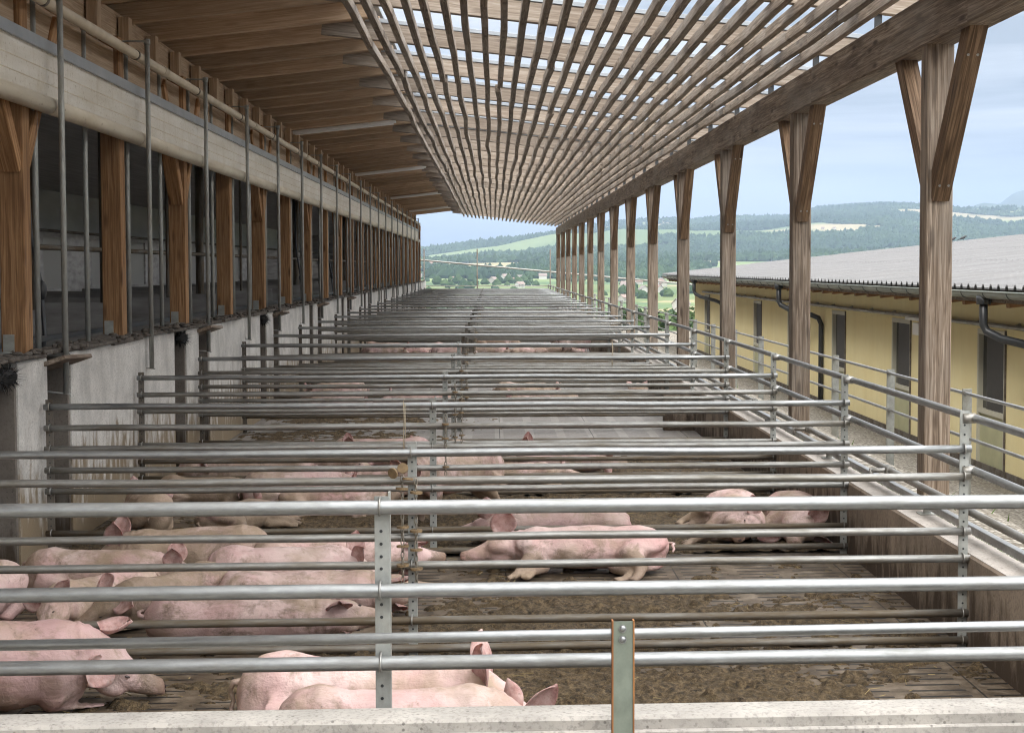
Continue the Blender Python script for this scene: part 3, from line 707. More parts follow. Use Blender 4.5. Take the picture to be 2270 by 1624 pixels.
b = MB(); b.tube([(-3.24, 0, 4.0), (-3.24, 0, 1.10)], .0205, 12); b.tube([(-3.22, 0, 1.105), (-3.27, 0, 1.095)], .016, 8)
gp0 = None
for k in range(20):
    if gp0 is None: gp0 = b.build('guide_pipe', M['galv_plate']); o = gp0
    else: o = copy_tree(gp0)
    o.location = (0, 13.62 + 3.01 * k, 0); tag(o, '%s single galvanized pipe behind the curtain, between two guide pairs' % ORD[k], 'pipe', 'single pipes behind the curtain')
co = empty('conduit_pipe'); tag(co, 'beige plastic conduit pipe running under the roof above the curtain', 'pipe')
b = MB(); b.tube([(-3.11, 7.4, 3.885), (-3.11, 30, 3.885), (-3.11, Y_END - 4.6, 3.885)], .042, 14); b.build('pipe', M['conduit'], co)
for y in np.arange(11.9, 60, 3.01):
    q = MB(); q.tube([(-3.11, y, 3.885), (-3.11, y + .05, 3.885)], .047, 14); q.build('pipe_clamp', M['steel_dark'], co)
    if int(y) % 2 == 0:
        q = MB()
        for j in range(6): q.tube([(-3.11, y + 1.2 + j * .03, 3.885), (-3.11, y + 1.218 + j * .03, 3.885)], .049, 14)
        q.build('pipe_sleeve', M['conduit'], co)
for i, y in enumerate((29.2, 42.2, 56.4, 69.4)):
    la = empty('roof_lamp', (0, y, 0)); tag(la, '%s long white strip lamp fixed under the closed wooden roof' % ['nearest', 'second nearest', 'third nearest', 'farthest'][i], 'lamp', 'strip lamps under the roof')
    b = MB(); b.beam((-3.42, 0, lz(-3.42) - .03), (-1.66, 0, lz(-1.66) - .03), .12, .06, (0, 0, 1), .012); b.build('housing', M['lamp'], la)
    b = MB(); b.beam((-3.38, 0, lz(-3.38) - .065), (-1.70, 0, lz(-1.70) - .07), .09, .025, (0, 0, 1), .008); b.build('diffuser', M['lamp'], la)
# ------------------------------------------------------------------ pigs
def pig_skin(name, pink):
    t = NT(name)
    p = t.coord('lc', (1, 1, 1)); n = t.noise(p, 5, 5, .6); v = t.noise(p, 2.2, 3, .5)
    c = t.ramp(v, [(.34, (.63, .475, .435)), (.66, tuple(x for x in pink))])
    c = t.mix(t.ramp(n, [(.45, 0.0), (.68, .5)]), c, (.45, .235, .215))
    at_ = t.node('ShaderNodeAttribute', attribute_name='tone'); s3 = t.node('ShaderNodeSeparateXYZ'); t.link(at_.outputs['Vector'], s3.inputs[0])
    c = t.mix(t.math('MULTIPLY', s3.outputs['Y'], .8), c, (.50, .21, .19))
    oi = t.node('ShaderNodeObjectInfo')
    # dried dirt: legs, snout, patches on the back and flank, fine specks
    d1 = t.noise(p, 7, 6, .72, .3); d2 = t.noise(p, 48, 3, .7)
    amt = t.math('ADD', t.math('MULTIPLY', s3.outputs['X'], .42), t.math('ADD', t.math('SUBTRACT', d1, .06), t.math('MULTIPLY', oi.outputs['Random'], .15)))
    c = t.mix(t.ramp(amt, [(.50, 0.0), (.66, .82)]), c, t.mix(d2, (.075, .05, .03), (.24, .17, .10)))
    d3 = t.noise(t.coord('lc', (1, 1, 1), loc=(2, 7, 4)), 3.1, 6, .68, .6)
    c = t.mix(t.ramp(t.math('ADD', d3, t.math('MULTIPLY', t.math('SUBTRACT', oi.outputs['Random'], .5), .12)), [(.50, 0.0), (.61, .72)]), c, t.mix(d2, (.16, .105, .065), (.36, .265, .18)))
    gr_ = t.noise(t.coord('lc', (1, 1, 1), loc=(5, 2, 8)), 2.6, 4, .6); c = t.mix(t.ramp(t.math('ADD', gr_, t.math('MULTIPLY', t.math('SUBTRACT', oi.outputs['Random'], .5), .14)), [(.41, 0.0), (.60, .75)]), c, (.34, .25, .165))
    sp = t.node('ShaderNodeTexVoronoi'); sp.inputs['Scale'].default_value = 46; t.link(p, sp.inputs['Vector'])
    spk = t.math('MULTIPLY', t.ramp(sp.outputs['Distance'], [(.06, 1.0), (.17, 0.0)]), t.ramp(d1, [(.50, 0.0), (.62, .7)])); c = t.mix(spk, c, (.05, .03, .022))
    h = t.noise(t.coord('lc', (22, 120, 120)), 1.0, 3, .6); w = t.noise(t.coord('lc', (13, 11, 11)), 1.0, 4, .6, .5)
    t.bump(t.math('ADD', t.math('MULTIPLY', h, .28), t.math('MULTIPLY', w, 1.3)), .6, .014)
    hv = t.node('ShaderNodeHueSaturation'); t.link(c, hv.inputs['Color']); t.link(t.math('ADD', t.math('MULTIPLY', t.math('FRACT', t.math('MULTIPLY', oi.outputs['Random'], 7.3)), .30), .80), hv.inputs['Value']); hv.inputs['Saturation'].default_value = .92
    m = t.out(hv.outputs[0], .62, 0, .25)
    t.b.inputs['Subsurface Weight'].default_value = .0; t.b.inputs['Subsurface Radius'].default_value = (1, .35, .2); t.b.inputs['Subsurface Scale'].default_value = .015
    return m
M['pig'] = pig_skin('pig_skin', (.54, .345, .325))
t = NT('pig_ear_skin'); n = t.noise(t.coord('lc', (1, 1, 1)), 20, 5, .65); c = t.ramp(n, [(.3, (.27, .145, .13)), (.5, (.43, .275, .25)), (.7, (.54, .395, .36))])
sp = t.noise(t.coord('lc', (1, 1, 1)), 60, 3, .7); c = t.mix(t.ramp(sp, [(.6, 0.0), (.72, .6)]), c, (.13, .075, .055)); t.bump(n, .3, .006); M['pig_ear'] = t.out(c, .6, 0, .25)
t.b.inputs['Subsurface Weight'].default_value = .2; t.b.inputs['Subsurface Radius'].default_value = (1, .3, .2); t.b.inputs['Subsurface Scale'].default_value = .01
t = NT('pig_dark'); M['pig_dark'] = t.out((.03, .014, .012), .5)
t = NT('pig_hoof'); M['pig_hoof'] = t.out(t.ramp(t.noise(t.coord('lc', (1, 1, 1)), 30, 4), [(.3, (.06, .042, .03)), (.7, (.17, .125, .085))]), .7)

STN = [(0.0, .03, .045, .04), (.03, .035, .105, .095), (.09, .035, .152, .142), (.18, .03, .178, .168), (.31, .012, .170, .152), (.45, -.006, .182, .170), (.60, -.010, .186, .174),
       (.70, -.003, .174, .158), (.80, .006, .176, .166), (.87, .012, .155, .136), (.91, .020, .142, .124), (.97, .024, .126, .108), (1.02, .014, .112, .097), (1.07, -.006, .093, .081), (1.115, -.028, .074, .066),
       (1.16, -.045, .060, .056), (1.205, -.056, .051, .049), (1.24, -.060, .047, .0465), (1.25, -.060, .043, .043)]
POSE = {
    'stand': dict(roll=0, zc=.455, flat=1.0, fl=[(.80, .085, -.08, .085), (.775, .09, -.20, .062), (.80, .09, -.31, .037), (.795, .09, -.395, .031), (.815, .09, -.45, .034)],
                  hl=[(.15, .085, -.04, .12), (.22, .095, -.17, .085), (.10, .09, -.285, .042), (.12, .09, -.39, .031), (.145, .09, -.45, .034)]),
    'side': dict(roll=78, zc=0, flat=.92, fl=[(.80, .075, -.10, .08), (.775, .06, -.20, .06), (.835, .05, -.295, .036), (.845, .045, -.37, .030), (.88, .04, -.425, .030)],
                 hl=[(.16, .075, -.06, .11), (.26, .075, -.18, .085), (.19, .06, -.285, .043), (.225, .05, -.37, .031), (.275, .045, -.42, .031)]),
    'belly': dict(roll=0, zc=.172, flat=1.06, fl=[(.79, .10, -.06, .085), (.76, .145, -.12, .055), (.87, .15, -.150, .036), (.96, .14, -.155, .030), (1.0, .14, -.158, .028)],
                  hl=[(.16, .10, -.03, .13), (.32, .155, -.07, .085), (.17, .185, -.135, .045), (.27, .195, -.15, .032), (.34, .20, -.152, .030)]),
    'lean': dict(roll=32, zc=0, flat=1.0, fl=[(.79, .085, -.09, .085), (.77, .10, -.16, .055), (.87, .10, -.21, .036), (.95, .10, -.215, .030), (.99, .10, -.22, .028)],
                 hl=[(.16, .09, -.05, .12), (.31, .12, -.12, .085), (.19, .11, -.20, .045), (.28, .11, -.215, .032), (.34, .11, -.22, .030)]),
}
def sstep(x, a, b): q = np.clip((x - a) / (b - a), 0, 1); return q * q * (3 - 2 * q)
def pig_data(pose, seed, bend=0.0, hyaw=0.0, hpitch=0.0, ears=None, voxel=.0135, side=1, fat=1.0, legmod=None):
    r_ = random.Random(seed); P = POSE[pose]; V, F = [], []
    def loft(cs, n=18):                                # cs: list of (center, u*ru, v*rv)
        b = len(V)
        for c, u, v in cs:
            for k in range(n):
                a = 2 * math.pi * k / n; V.append(c + u * math.cos(a) + v * math.sin(a))
        for i in range(len(cs) - 1):
            for k in range(n): F.append((b + i * n + k, b + i * n + (k + 1) % n, b + (i + 1) * n + (k + 1) % n, b + (i + 1) * n + k))
        F.append(tuple(b + k for k in range(n))[::-1]); F.append(tuple(b + (len(cs) - 1) * n + k for k in range(n)))
    xs = [s[0] for s in STN]
    cs = []
    for i, (x, z, hz, hw) in enumerate(STN):
        f = fat if x < .95 else 1.0
        if x < .9: hw *= P['flat'] * f; hz *= f
        cs.append((Vector((x, 0, z)), Vector((0, hw, 0)), Vector((0, 0, hz))))
    loft(cs, 24)
    def limb(js):
        pts = [Vector(j[:3]) for j in js]; out = []
        for i, p in enumerate(pts):
            tt = (pts[min(i + 1, len(pts) - 1)] - pts[max(i - 1, 0)]).normalized(); a = Vector((0, 1, 0)) if abs(tt.y) < .8 else Vector((1, 0, 0)); u = tt.cross(a).normalized(); v = tt.cross(u)
            out.append((p, u * js[i][3], v * js[i][3]))
        p, q = pts[0], pts[1]; loft(out, 12)
    def blob(c, r):
        n, m = 14, 9; out = []
        for i in range(1, m):
            a = math.pi * i / m; out.append((Vector((c[0], c[1], c[2] + r[2] * math.cos(a))), Vector((r[0] * math.sin(a), 0, 0)), Vector((0, r[1] * math.sin(a), 0))))
        b = len(V); loft(out, n)
    for s_ in (-1, 1):
        blob((.155, s_ * .078, -.03), (.15, .088 * P['flat'], .155)); blob((.80, s_ * .070, -.045), (.125, .082, .150)); blob((1.0, s_ * .05, -.055), (.085, .058, .062))
        blob((1.035, s_ * .055, .045), (.055, .038, .05))
        up = (s_ * side > 0)
        for key in ('fl', 'hl'):
            js = []
            for (x, y, z, r) in P[key]:
                y2 = y * s_
                if pose == 'side':
                    t_ = min(1, abs(z) / .42); y2 = s_ * y if not up else s_ * y * (1 - t_) - s_ * .035 * t_
                    x2 = x + (.05 * t_ if up else -.04 * t_) * (1 if key == 'fl' else -1)
                    if legmod: x2 += legmod * t_ * (1 if key == 'fl' else -.3)
                else: x2 = x
                js.append((x2 + r_.uniform(-.01, .01), y2, z, r))
            limb(js)
    # ears, tail, eyes, nostrils, hooves are added after the voxel pass so that they stay thin
    me = bpy.data.meshes.new('pig_tmp'); me.from_pydata([tuple(v) for v in V], [], F); ob = bpy.data.objects.new('pig_tmp', me); COL.objects.link(ob)
    m = ob.modifiers.new('r', 'REMESH'); m.mode = 'VOXEL'; m.voxel_size = voxel
    m = ob.modifiers.new('s', 'SMOOTH'); m.factor = .5; m.iterations = int(6 * .0135 / voxel) + 1
    dg = bpy.context.evaluated_depsgraph_get(); ev = ob.evaluated_get(dg); me2 = ev.to_mesh()
    n = len(me2.vertices); co = np.empty(n * 3); me2.vertices.foreach_get('co', co); co = co.reshape(-1, 3)
    fc = [tuple(p.vertices) for p in me2.polygons]; ev.to_mesh_clear(); bpy.data.objects.remove(ob); bpy.data.meshes.remove(me)
    tone = np.zeros((n, 3))
    low = co[:, 2]
    tone[:, 0] = np.where(low < -.16, np.clip((-low - .16) / .14, 0, 1), 0) * (1.0 if pose in ('stand', 'side') else .6)
    tone[:, 0] = np.maximum(tone[:, 0], .5 * np.clip((co[:, 0] - 1.12) / .1, 0, 1))
    tone[:, 1] = np.clip((co[:, 0] - 1.20) / .04, 0, 1) * .9 + .45 * np.clip(1 - np.abs(co[:, 2] + .12) / .08, 0, 1) * (co[:, 0] < .8) + .5 * np.clip(.06 - co[:, 0], 0, .06) / .06
    if pose == 'belly': tone[:, 0] *= .7
    vs = [co]; fs = list(fc); mats = [0] * len(fc); tones = [tone]; off = n
    def addm(v, f, mat, tn=(0, 0, 0)):
        nonlocal off
        v = np.array(v, float); vs.append(v); fs.extend([tuple(i + off for i in q) for q in f]); mats.extend([mat] * len(f)); tones.append(np.tile(np.array(tn, float), (len(v), 1))); off += len(v)
    def ear(base, d, nrm, L, W, cup, curl):
        d = Vector(d).normalized(); nrm = Vector(nrm); nrm = (nrm - d * nrm.dot(d)).normalized(); w = nrm.cross(d); nt, ns = 9, 8; f1 = []; v = []
        for lay in (0, 1):
            for i in range(nt):
                tt = i / (nt - 1); ww = W * (math.sin(math.pi * (0.17 + .80 * tt) ** 1.05) ** .75)
                for j in range(ns):
                    s_ = -1 + 2 * j / (ns - 1)
                    p = Vector(base) + d * (L * tt * (1 - .06 * s_ * s_)) + w * (s_ * ww / 2) + nrm * (cup * W * (s_ * s_) * (1.15 - tt * .6) + curl * L * tt * tt) - nrm * (lay * .008 * (1 - .7 * tt) * (1 - .75 * s_ * s_) + lay * .002)
                    v.append(tuple(p))
        K = nt * ns
        for i in range(nt - 1):
            for j in range(ns - 1):
                a = i * ns + j; f1.append((a, a + 1, a + ns + 1, a + ns)); f1.append((K + a, K + a + ns, K + a + ns + 1, K + a + 1))
        for i in range(nt - 1):
            a = i * ns; f1.append((a, a + ns, K + a + ns, K + a)); a = i * ns + ns - 1; f1.append((a, K + a, K + a + ns, a + ns))
        for j in range(ns - 1): a = (nt - 1) * ns + j; f1.append((a, a + 1, K + a + 1, K + a))
        addm(v, f1, 1)
    for s_ in (-1, 1):
        e = (ears or {}).get(s_, {})
        d = e.get('d', (.12 + r_.uniform(-.15, .15), s_ * (.62 + r_.uniform(-.1, .1)), .75)); nr = e.get('n', (.85, s_ * .35, -.25))
        ear((.985, s_ * .078, .095), d, (nr[0], nr[1], nr[2]), e.get('L', .155), e.get('W', .135), e.get('cup', .22), e.get('curl', .12))
    def tb(pts, rs, mat, n_=6):
        b = MB(); b.tube(pts, rs, n_, 0); addm([tuple(q) for q in b.v], b.f, mat)
    tb([(.02, 0, .09), (-.015, .005, .085), (-.03, .02, .05), (-.02, .03, .01), (-.03, .02, -.03), (-.02, .005, -.06)], [.016, .012, .010, .009, .008, .005], 0)
    for s_ in (-1, 1):
        b = MB(); b.ball((1.252, s_ * .017, -.055), (.004, .0085, .011), 8, 5, 0); addm(b.v, b.f, 2)
        b = MB(); b.ball((1.083, s_ * .0735, .024), (.014, .007, .0045), 8, 5, 0); addm(b.v, b.f, 2)
        for key in ('fl', 'hl'):
            pass
    co = np.concatenate(vs); tone = np.concatenate(tones)
    # hooves: dark tips on the last bit of each leg
    lc = co.copy()
    ang_ = np.arctan2(co[:, 2], co[:, 1]); k_ = 1 + ((fbm(co[:, 0] * 4.5 + seed * 3.1, np.cos(ang_) * 1.3 + 5, seed, 3) - .5) * .17 + (fbm(co[:, 0] * 4.5 + 9, np.sin(ang_) * 1.3 + 2, seed + 5, 3) - .5) * .12 + .022 * np.sin(co[:, 0] * 150) * sstep(co[:, 0], .84, .88) * (1 - sstep(co[:, 0], .95, .98))) * sstep(co[:, 0], .0, .08) * (1 - sstep(co[:, 0], .93, 1.0))
    co[:, 1] *= np.where(np.arange(len(co)) < n, k_, 1); co[:, 2] *= np.where(np.arange(len(co)) < n, k_, 1)
    # head pitch, then bend along the spine
    x = co[:, 0].copy(); hw = sstep(x, .84, 1.0)
    co[:, 2] -= hpitch * np.clip(x - .88, 0, 1) * hw
    cxs = np.linspace(-.1, 1.4, 301); psi = bend * (np.clip(cxs, 0, .9) - .55) + hyaw * sstep(cxs, .84, 1.06)
    dx = cxs[1] - cxs[0]; X0 = np.concatenate([[0], np.cumsum(np.cos(psi[:-1]) * dx)]); Y0 = np.concatenate([[0], np.cumsum(np.sin(psi[:-1]) * dx)])
    i0 = np.argmin(np.abs(cxs - .6)); X0 -= X0[i0]; Y0 -= Y0[i0]
    px, py, ps = np.interp(x, cxs, X0), np.interp(x, cxs, Y0), np.interp(x, cxs, psi)
    y = co[:, 1].copy(); co[:, 0] = px - np.sin(ps) * y; co[:, 1] = py + np.cos(ps) * y
    a = rad(P['roll'] + (r_.uniform(-6, 6) if P['roll'] else 0)) * side; yy, zz = co[:, 1].copy(), co[:, 2].copy()
    co[:, 1] = yy * math.cos(a) - zz * math.sin(a); co[:, 2] = yy * math.sin(a) + zz * math.cos(a)
    if P['zc']: co[:, 2] += P['zc']
    else: co[:, 2] -= np.percentile(co[:, 2], 4) - .004
    z = co[:, 2]; co[:, 2] = np.where(z < .05, .006 + .044 * np.exp((np.minimum(z, .05) - .05) / .044), z)
    return co, fs, mats, tone, lc
def pig_mesh(name, **kw):
    co, fs, mats, tone, lc = pig_data(**kw)
    me = bpy.data.meshes.new(name); me.from_pydata(co.tolist(), [], fs)
    for m in ('pig', 'pig_ear', 'pig_dark', 'pig_hoof'): me.materials.append(M[m])
    me.polygons.foreach_set('material_index', mats); me.polygons.foreach_set('use_smooth', [True] * len(fs))
    for nm, arr in (('lc', lc), ('tone', tone)):
        a = me.attributes.new(nm, 'FLOAT_VECTOR', 'POINT'); a.data.foreach_set('vector', np.ascontiguousarray(arr, dtype=np.float32).ravel())
    me.update(); return me
def place_pig(me, xt, yt, xn, yn, label, group=None, sc_=None, zs=1.0):
    o = bpy.data.objects.new('pig', me); COL.objects.link(o); L = math.hypot(xn - xt, yn - yt)
    s = sc_ or L / 1.24; dx, dy = (xn - xt) / L, (yn - yt) / L
    o.location = (xt + dx * .6 * s, yt + dy * .6 * s, 0.004); o.rotation_euler = (0, 0, math.atan2(dy, dx)); o.scale = (s, s, s * zs)
    tag(o, label, 'pig', group or 'pigs resting in the yard'); return o
up_ = lambda s_, d, n=(.8, .3, -.2), **k: {s_: dict(d=d, n=n, **k)}
HERO = [  # name, tail x, tail y, nose x, nose y, mesh settings, label
 ((-2.80, 7.42, -1.53, 7.78), dict(pose='lean', zs=1.03, seed=1, side=1, bend=.1, hyaw=-.05, hpitch=.42, voxel=.0115, ears={-1: dict(d=(-.35, -.45, -.55), n=(.3, -.9, .3), curl=-.05), 1: dict(d=(.75, .2, .35), n=(-.2, .3, .9))}), 'pink pig lying in the left foreground with its snout on the bare slats'),
 ((-3.30, 7.05, -2.02, 7.12), dict(pose='belly', seed=2, hpitch=.15, voxel=.0135), 'pig at the left picture edge of which only the snout shows'),
 ((-1.08, 7.05, .24, 6.98), dict(pose='belly', zs=1.03, seed=3, bend=-.1, hpitch=.1, voxel=.0115, ears={-1: dict(d=(.10, -.30, .95), n=(-.75, -.55, .2), L=.19), 1: dict(d=(-.1, .45, .9), n=(-.7, .6, 0), L=.19)}), 'pale pig with raised ears lying just behind the foremost pig'),
 ((-.86, 6.50, .34, 6.62), dict(pose='belly', zs=1.06, seed=4, bend=.1, hpitch=.3, hyaw=.25, voxel=.0115, ears={-1: dict(d=(.75, -.10, .95), n=(.4, -.95, -.1), L=.215, W=.115, curl=.05), 1: dict(d=(.0, .45, .8), n=(.8, .4, 0), L=.13)}), 'foremost pale pig lying against the foreground wall with one ear pointing forward'),
 ((-1.86, 8.97, -.56, 8.96), dict(pose='side', seed=5, side=1, bend=.25, hyaw=-.12, voxel=.0115, ears={-1: dict(d=(-.1, -.2, -.95), n=(.4, -.9, 0)), 1: dict(d=(.1, .3, .95), n=(.2, -.9, .1))}), 'pink pig stretched on its side close behind the nearest divider, red ear by the post'),
 ((-1.58, 9.92, -2.22, 9.14), dict(pose='lean', seed=6, side=-1, bend=-.5, hpitch=.45, ears={-1: dict(d=(-.2, -.9, .3), n=(.7, -.1, .5)), 1: dict(d=(-.2, .9, .35), n=(.7, .1, .5))}), 'pig with a dark edged drooping ear and its head down between two others'),
 ((-2.02, 9.92, -2.56, 9.10), dict(pose='lean', seed=7, side=1, bend=.5, hpitch=.4, ears={-1: dict(d=(-.1, -.75, .55), n=(.9, -.3, .2)), 1: dict(d=(-.2, .8, .45), n=(.9, .3, .2))}), 'pig with folded ears facing the camera in the left pile'),
 ((-2.82, 9.85, -2.95, 8.72), dict(pose='lean', seed=8, side=-1, hpitch=.4), 'pig at the far left edge of the left pile'),
 ((-2.86, 10.32, -1.72, 10.28), dict(pose='belly', seed=9, bend=.15, hpitch=.1, ears={-1: dict(d=(.0, -.35, .9), n=(.3, -.9, .1)), 1: dict(d=(.0, .3, .95), n=(.3, -.9, .1))}), 'long pink pig facing right behind the left pile'),
 ((-1.76, 10.24, -.62, 10.42), dict(pose='belly', seed=10, bend=.2, hpitch=.2, ears={-1: dict(d=(.3, -.5, .7), n=(-.3, -.7, .6)), 1: dict(d=(.1, .3, .9), n=(.1, -.95, .2), L=.2)}), 'mud stained pig with a large freckled ear in the middle of the pile'),
 ((-1.46, 10.98, -2.70, 11.0), dict(pose='belly', seed=11, bend=-.1, hpitch=.12, ears={-1: dict(d=(.0, -.35, .95), n=(.1, .95, .1), L=.19), 1: dict(d=(-.1, .35, .95), n=(.1, .95, .1), L=.19)}), 'pig facing left with one large upright ear beside the barn wall'),
 ((-1.56, 10.80, -.32, 10.86), dict(pose='side', seed=12, side=1, bend=.1, hyaw=-.1, legmod=.16, ears={-1: dict(d=(.3, -.2, -.9), n=(.3, -.9, 0)), 1: dict(d=(.8, .3, .75), n=(.2, -.9, .1), L=.19)}), 'pig on its side with a muddy face and foreleg stretched out by the chains'),
 ((-1.60, 9.72, -.33, 9.74), dict(pose='side', seed=13, side=1, bend=.2, hyaw=-.1, legmod=.2, voxel=.0115, ears={-1: dict(d=(.3, -.3, -.9), n=(.3, -.9, 0)), 1: dict(d=(.55, .35, .8), n=(.2, -.9, .1), L=.18)}), 'pig on its side whose head and trotter lie right behind the hanging chains'),
 ((1.17, 11.02, -.21, 11.14), dict(pose='side', zs=.78, seed=14, side=1, bend=-.1, hyaw=-.16, voxel=.0115, ears={-1: dict(d=(.1, .1, -1), n=(.3, .9, 0)), 1: dict(d=(-.15, .75, .3), n=(.2, .3, -.95), L=.19, W=.15)}), 'big pig lying on its side in the centre with muddy trotters towards the camera'),
 ((1.00, 12.02, -.30, 12.06), dict(pose='side', seed=15, side=-1, bend=.1, hyaw=.12, ears={-1: dict(d=(-.1, -.8, .4), n=(.2, -.3, -.95), L=.18), 1: dict(d=(.1, .2, -1), n=(.3, .9, 0))}), 'pig lying behind the big central pig beyond a divider'),
 ((1.86, 13.0, 1.80, 11.85), dict(pose='side', seed=16, size=1.08, legmod=.14, side=-1, bend=-.2, hyaw=.2, ears={-1: dict(d=(-.3, -.9, .2), n=(.9, .0, .2), L=.15), 1: dict(d=(.0, .5, .8), n=(.9, .3, 0))}), 'pig sleeping with its snout on a low rail by the right wall, red ear up'),
 ((2.36, 13.1, 2.22, 11.93), dict(pose='side', seed=17, size=1.1, side=-1, bend=.3, hyaw=.25, legmod=.12), 'pig squeezed against the right wall with its trotter on a sleeping neighbour'),
 ((.04, 13.55, -.83, 12.86), dict(pose='stand', seed=18, bend=.1, hpitch=.35, ears={-1: dict(d=(.15, -.85, .4), n=(.9, .2, -.2), L=.17), 1: dict(d=(.15, .85, .4), n=(.9, -.2, -.2), L=.17)}), 'standing pig facing the camera between the pens with dirty rump'),
 ((-1.75, 13.7, -.72, 13.6), dict(pose='side', seed=19, side=-1, bend=.1, hyaw=.1), 'pig lying left of the standing pig with its legs towards the camera'),
 ((-2.52, 12.45, -2.82, 13.6), dict(pose='lean', seed=20, side=1, hpitch=.3), 'pig by the barn wall with its muddy rump to the camera, left of another'),
 ((-2.12, 12.45, -1.72, 13.45), dict(pose='side', seed=21, side=-1, hyaw=.1), 'pig by the barn wall with a hind leg stretched out to the right'),
 ((-1.62, 15.25, -2.80, 15.0), dict(pose='belly', seed=22, bend=.3, hpitch=.15), 'pig near the barn wall with two upright ears in the third full pen'),
 ((-2.95, 15.8, -1.78, 15.75), dict(pose='side', seed=23, side=1, hyaw=-.1), 'pig on its side behind the pig with two upright ears'),
 ((-2.30, 16.35, -1.1, 16.0), dict(pose='belly', seed=24, hpitch=.15), 'pig facing right in the middle of the third full pen'),
 ((-.20, 15.3, .85, 15.45), dict(pose='side', seed=25, side=-1, hyaw=.1), 'pig lying flat beyond the standing pig'),
 ((-2.75, 17.05, -1.62, 17.0), dict(pose='side', seed=26, side=1), 'pink back near the barn wall at the front of the clean floor'),
 ((-.62, 17.1, -1.68, 16.95), dict(pose='belly', seed=27, hpitch=.05, ears={-1: dict(d=(.0, -.4, .95), n=(.2, .9, .1), L=.18), 1: dict(d=(0, .4, .95), n=(.2, .9, .1), L=.18)}), 'pig facing left with pricked ears at the front of the clean floor'),
 ((-1.66, 17.3, -.68, 17.38), dict(pose='belly', seed=28, hpitch=.05), 'pig facing right with pricked ears just left of a middle post'),
 ((-1.42, 14.98, -.30, 14.92), dict(pose='side', seed=30, side=-1, hyaw=.1), 'pig on its side directly behind the standing pig, facing right'),
 ((-2.1, 14.05, -1.0, 14.35), dict(pose='belly', seed=31, bend=.15, hpitch=.1), 'pig facing right behind the pig with stretched hind leg'),
 ((.22, 16.3, 1.32, 16.35), dict(pose='side', seed=34, side=1, hyaw=-.1), 'pig lying alone right of the tall red ear at the front of the clean floor'),
 ((-2.85, 14.28, -1.9, 14.3), dict(pose='belly', seed=35, hpitch=.1), 'pig lying beside the barn wall behind the pig with its rump to the camera'),
 ((-.52, 16.78, .57, 16.6), dict(pose='belly', seed=29, hpitch=.1, ears={-1: dict(d=(.1, -.3, .95), n=(-.3, -.9, .1), L=.19), 1: dict(d=(0, .4, .95), n=(-.3, -.9, .1), L=.21)}), 'pig with one tall red ear just right of a middle post'),
]
for i, (q, kw, lab) in enumerate(HERO):
    kw.setdefault('voxel', .0135); kw.setdefault('fat', R.uniform(.97, 1.05))
    zs_ = kw.pop('zs', {'side': .84, 'belly': .93, 'lean': .90, 'stand': 1.0}[kw['pose']]); s0_ = kw.pop('size', None)
    place_pig(pig_mesh('pig', **kw), *q, lab, None, s0_, zs_)
FARM = [pig_mesh('pig', pose='belly', seed=40, hpitch=.1, voxel=.018), pig_mesh('pig', pose='side', seed=41, side=1, voxel=.018), pig_mesh('pig', pose='side', seed=42, side=-1, voxel=.018), pig_mesh('pig', pose='stand', seed=43, hpitch=.3, voxel=.018)]
FAR = [(0, -2.64, 23.1, -1.55, 23.15, 'in the pen beyond the clean floor, nearest the barn wall'), (1, -.55, 23.2, -1.55, 23.4, 'in the pen beyond the clean floor, second from the barn wall'), (2, 1.2, 23.1, .0, 23.1, 'with bright back beyond the clean floor right of the chains'),
       (0, 2.12, 24.2, 2.2, 25.4, 'seen from behind beside the right wall beyond the clean floor'), (0, .02, 24.6, 1.15, 24.7, 'facing right beyond the clean floor'), (0, -1.9, 25.3, -2.8, 25.0, 'facing left in the back of the pen beyond the clean floor')]
FAR += [(0, -2.85, 36.6, -1.75, 36.65, 'at the left end of the far row'), (1, -1.45, 36.75, -2.5, 37.2, 'second from the left in the far row'), (0, -1.35, 36.55, -.3, 36.55, 'third from the left in the far row'),
        (1, 1.2, 36.6, .1, 36.7, 'right of the far chains in the far row'), (2, .3, 37.5, -.8, 37.6, 'behind the far row near the chains'), (0, -2.9, 37.9, -1.8, 37.8, 'lying at the back left of the far row'),
        (3, 1.42, 36.45, 2.5, 36.6, 'standing at the right end of the far row'), (3, -.4, 38.0, .7, 38.1, 'standing behind the far row'), (0, 2.1, 37.9, 1.0, 37.9, 'lying behind the far standing pig'), (0, -1.1, 38.0, -1.7, 37.4, 'facing the camera in the back of the far row'),
        (1, .9, 37.2, 1.6, 36.9, 'lying in front of the far standing pig'), (3, 1.3, 39.6, 2.2, 39.7, 'standing one pen beyond the far row')]
for (k, a, b_, c_, d_, lab) in FAR: place_pig(FARM[k], a, b_, c_, d_, 'distant pink pig ' + lab, 'distant pigs', R.uniform(.86, .98))
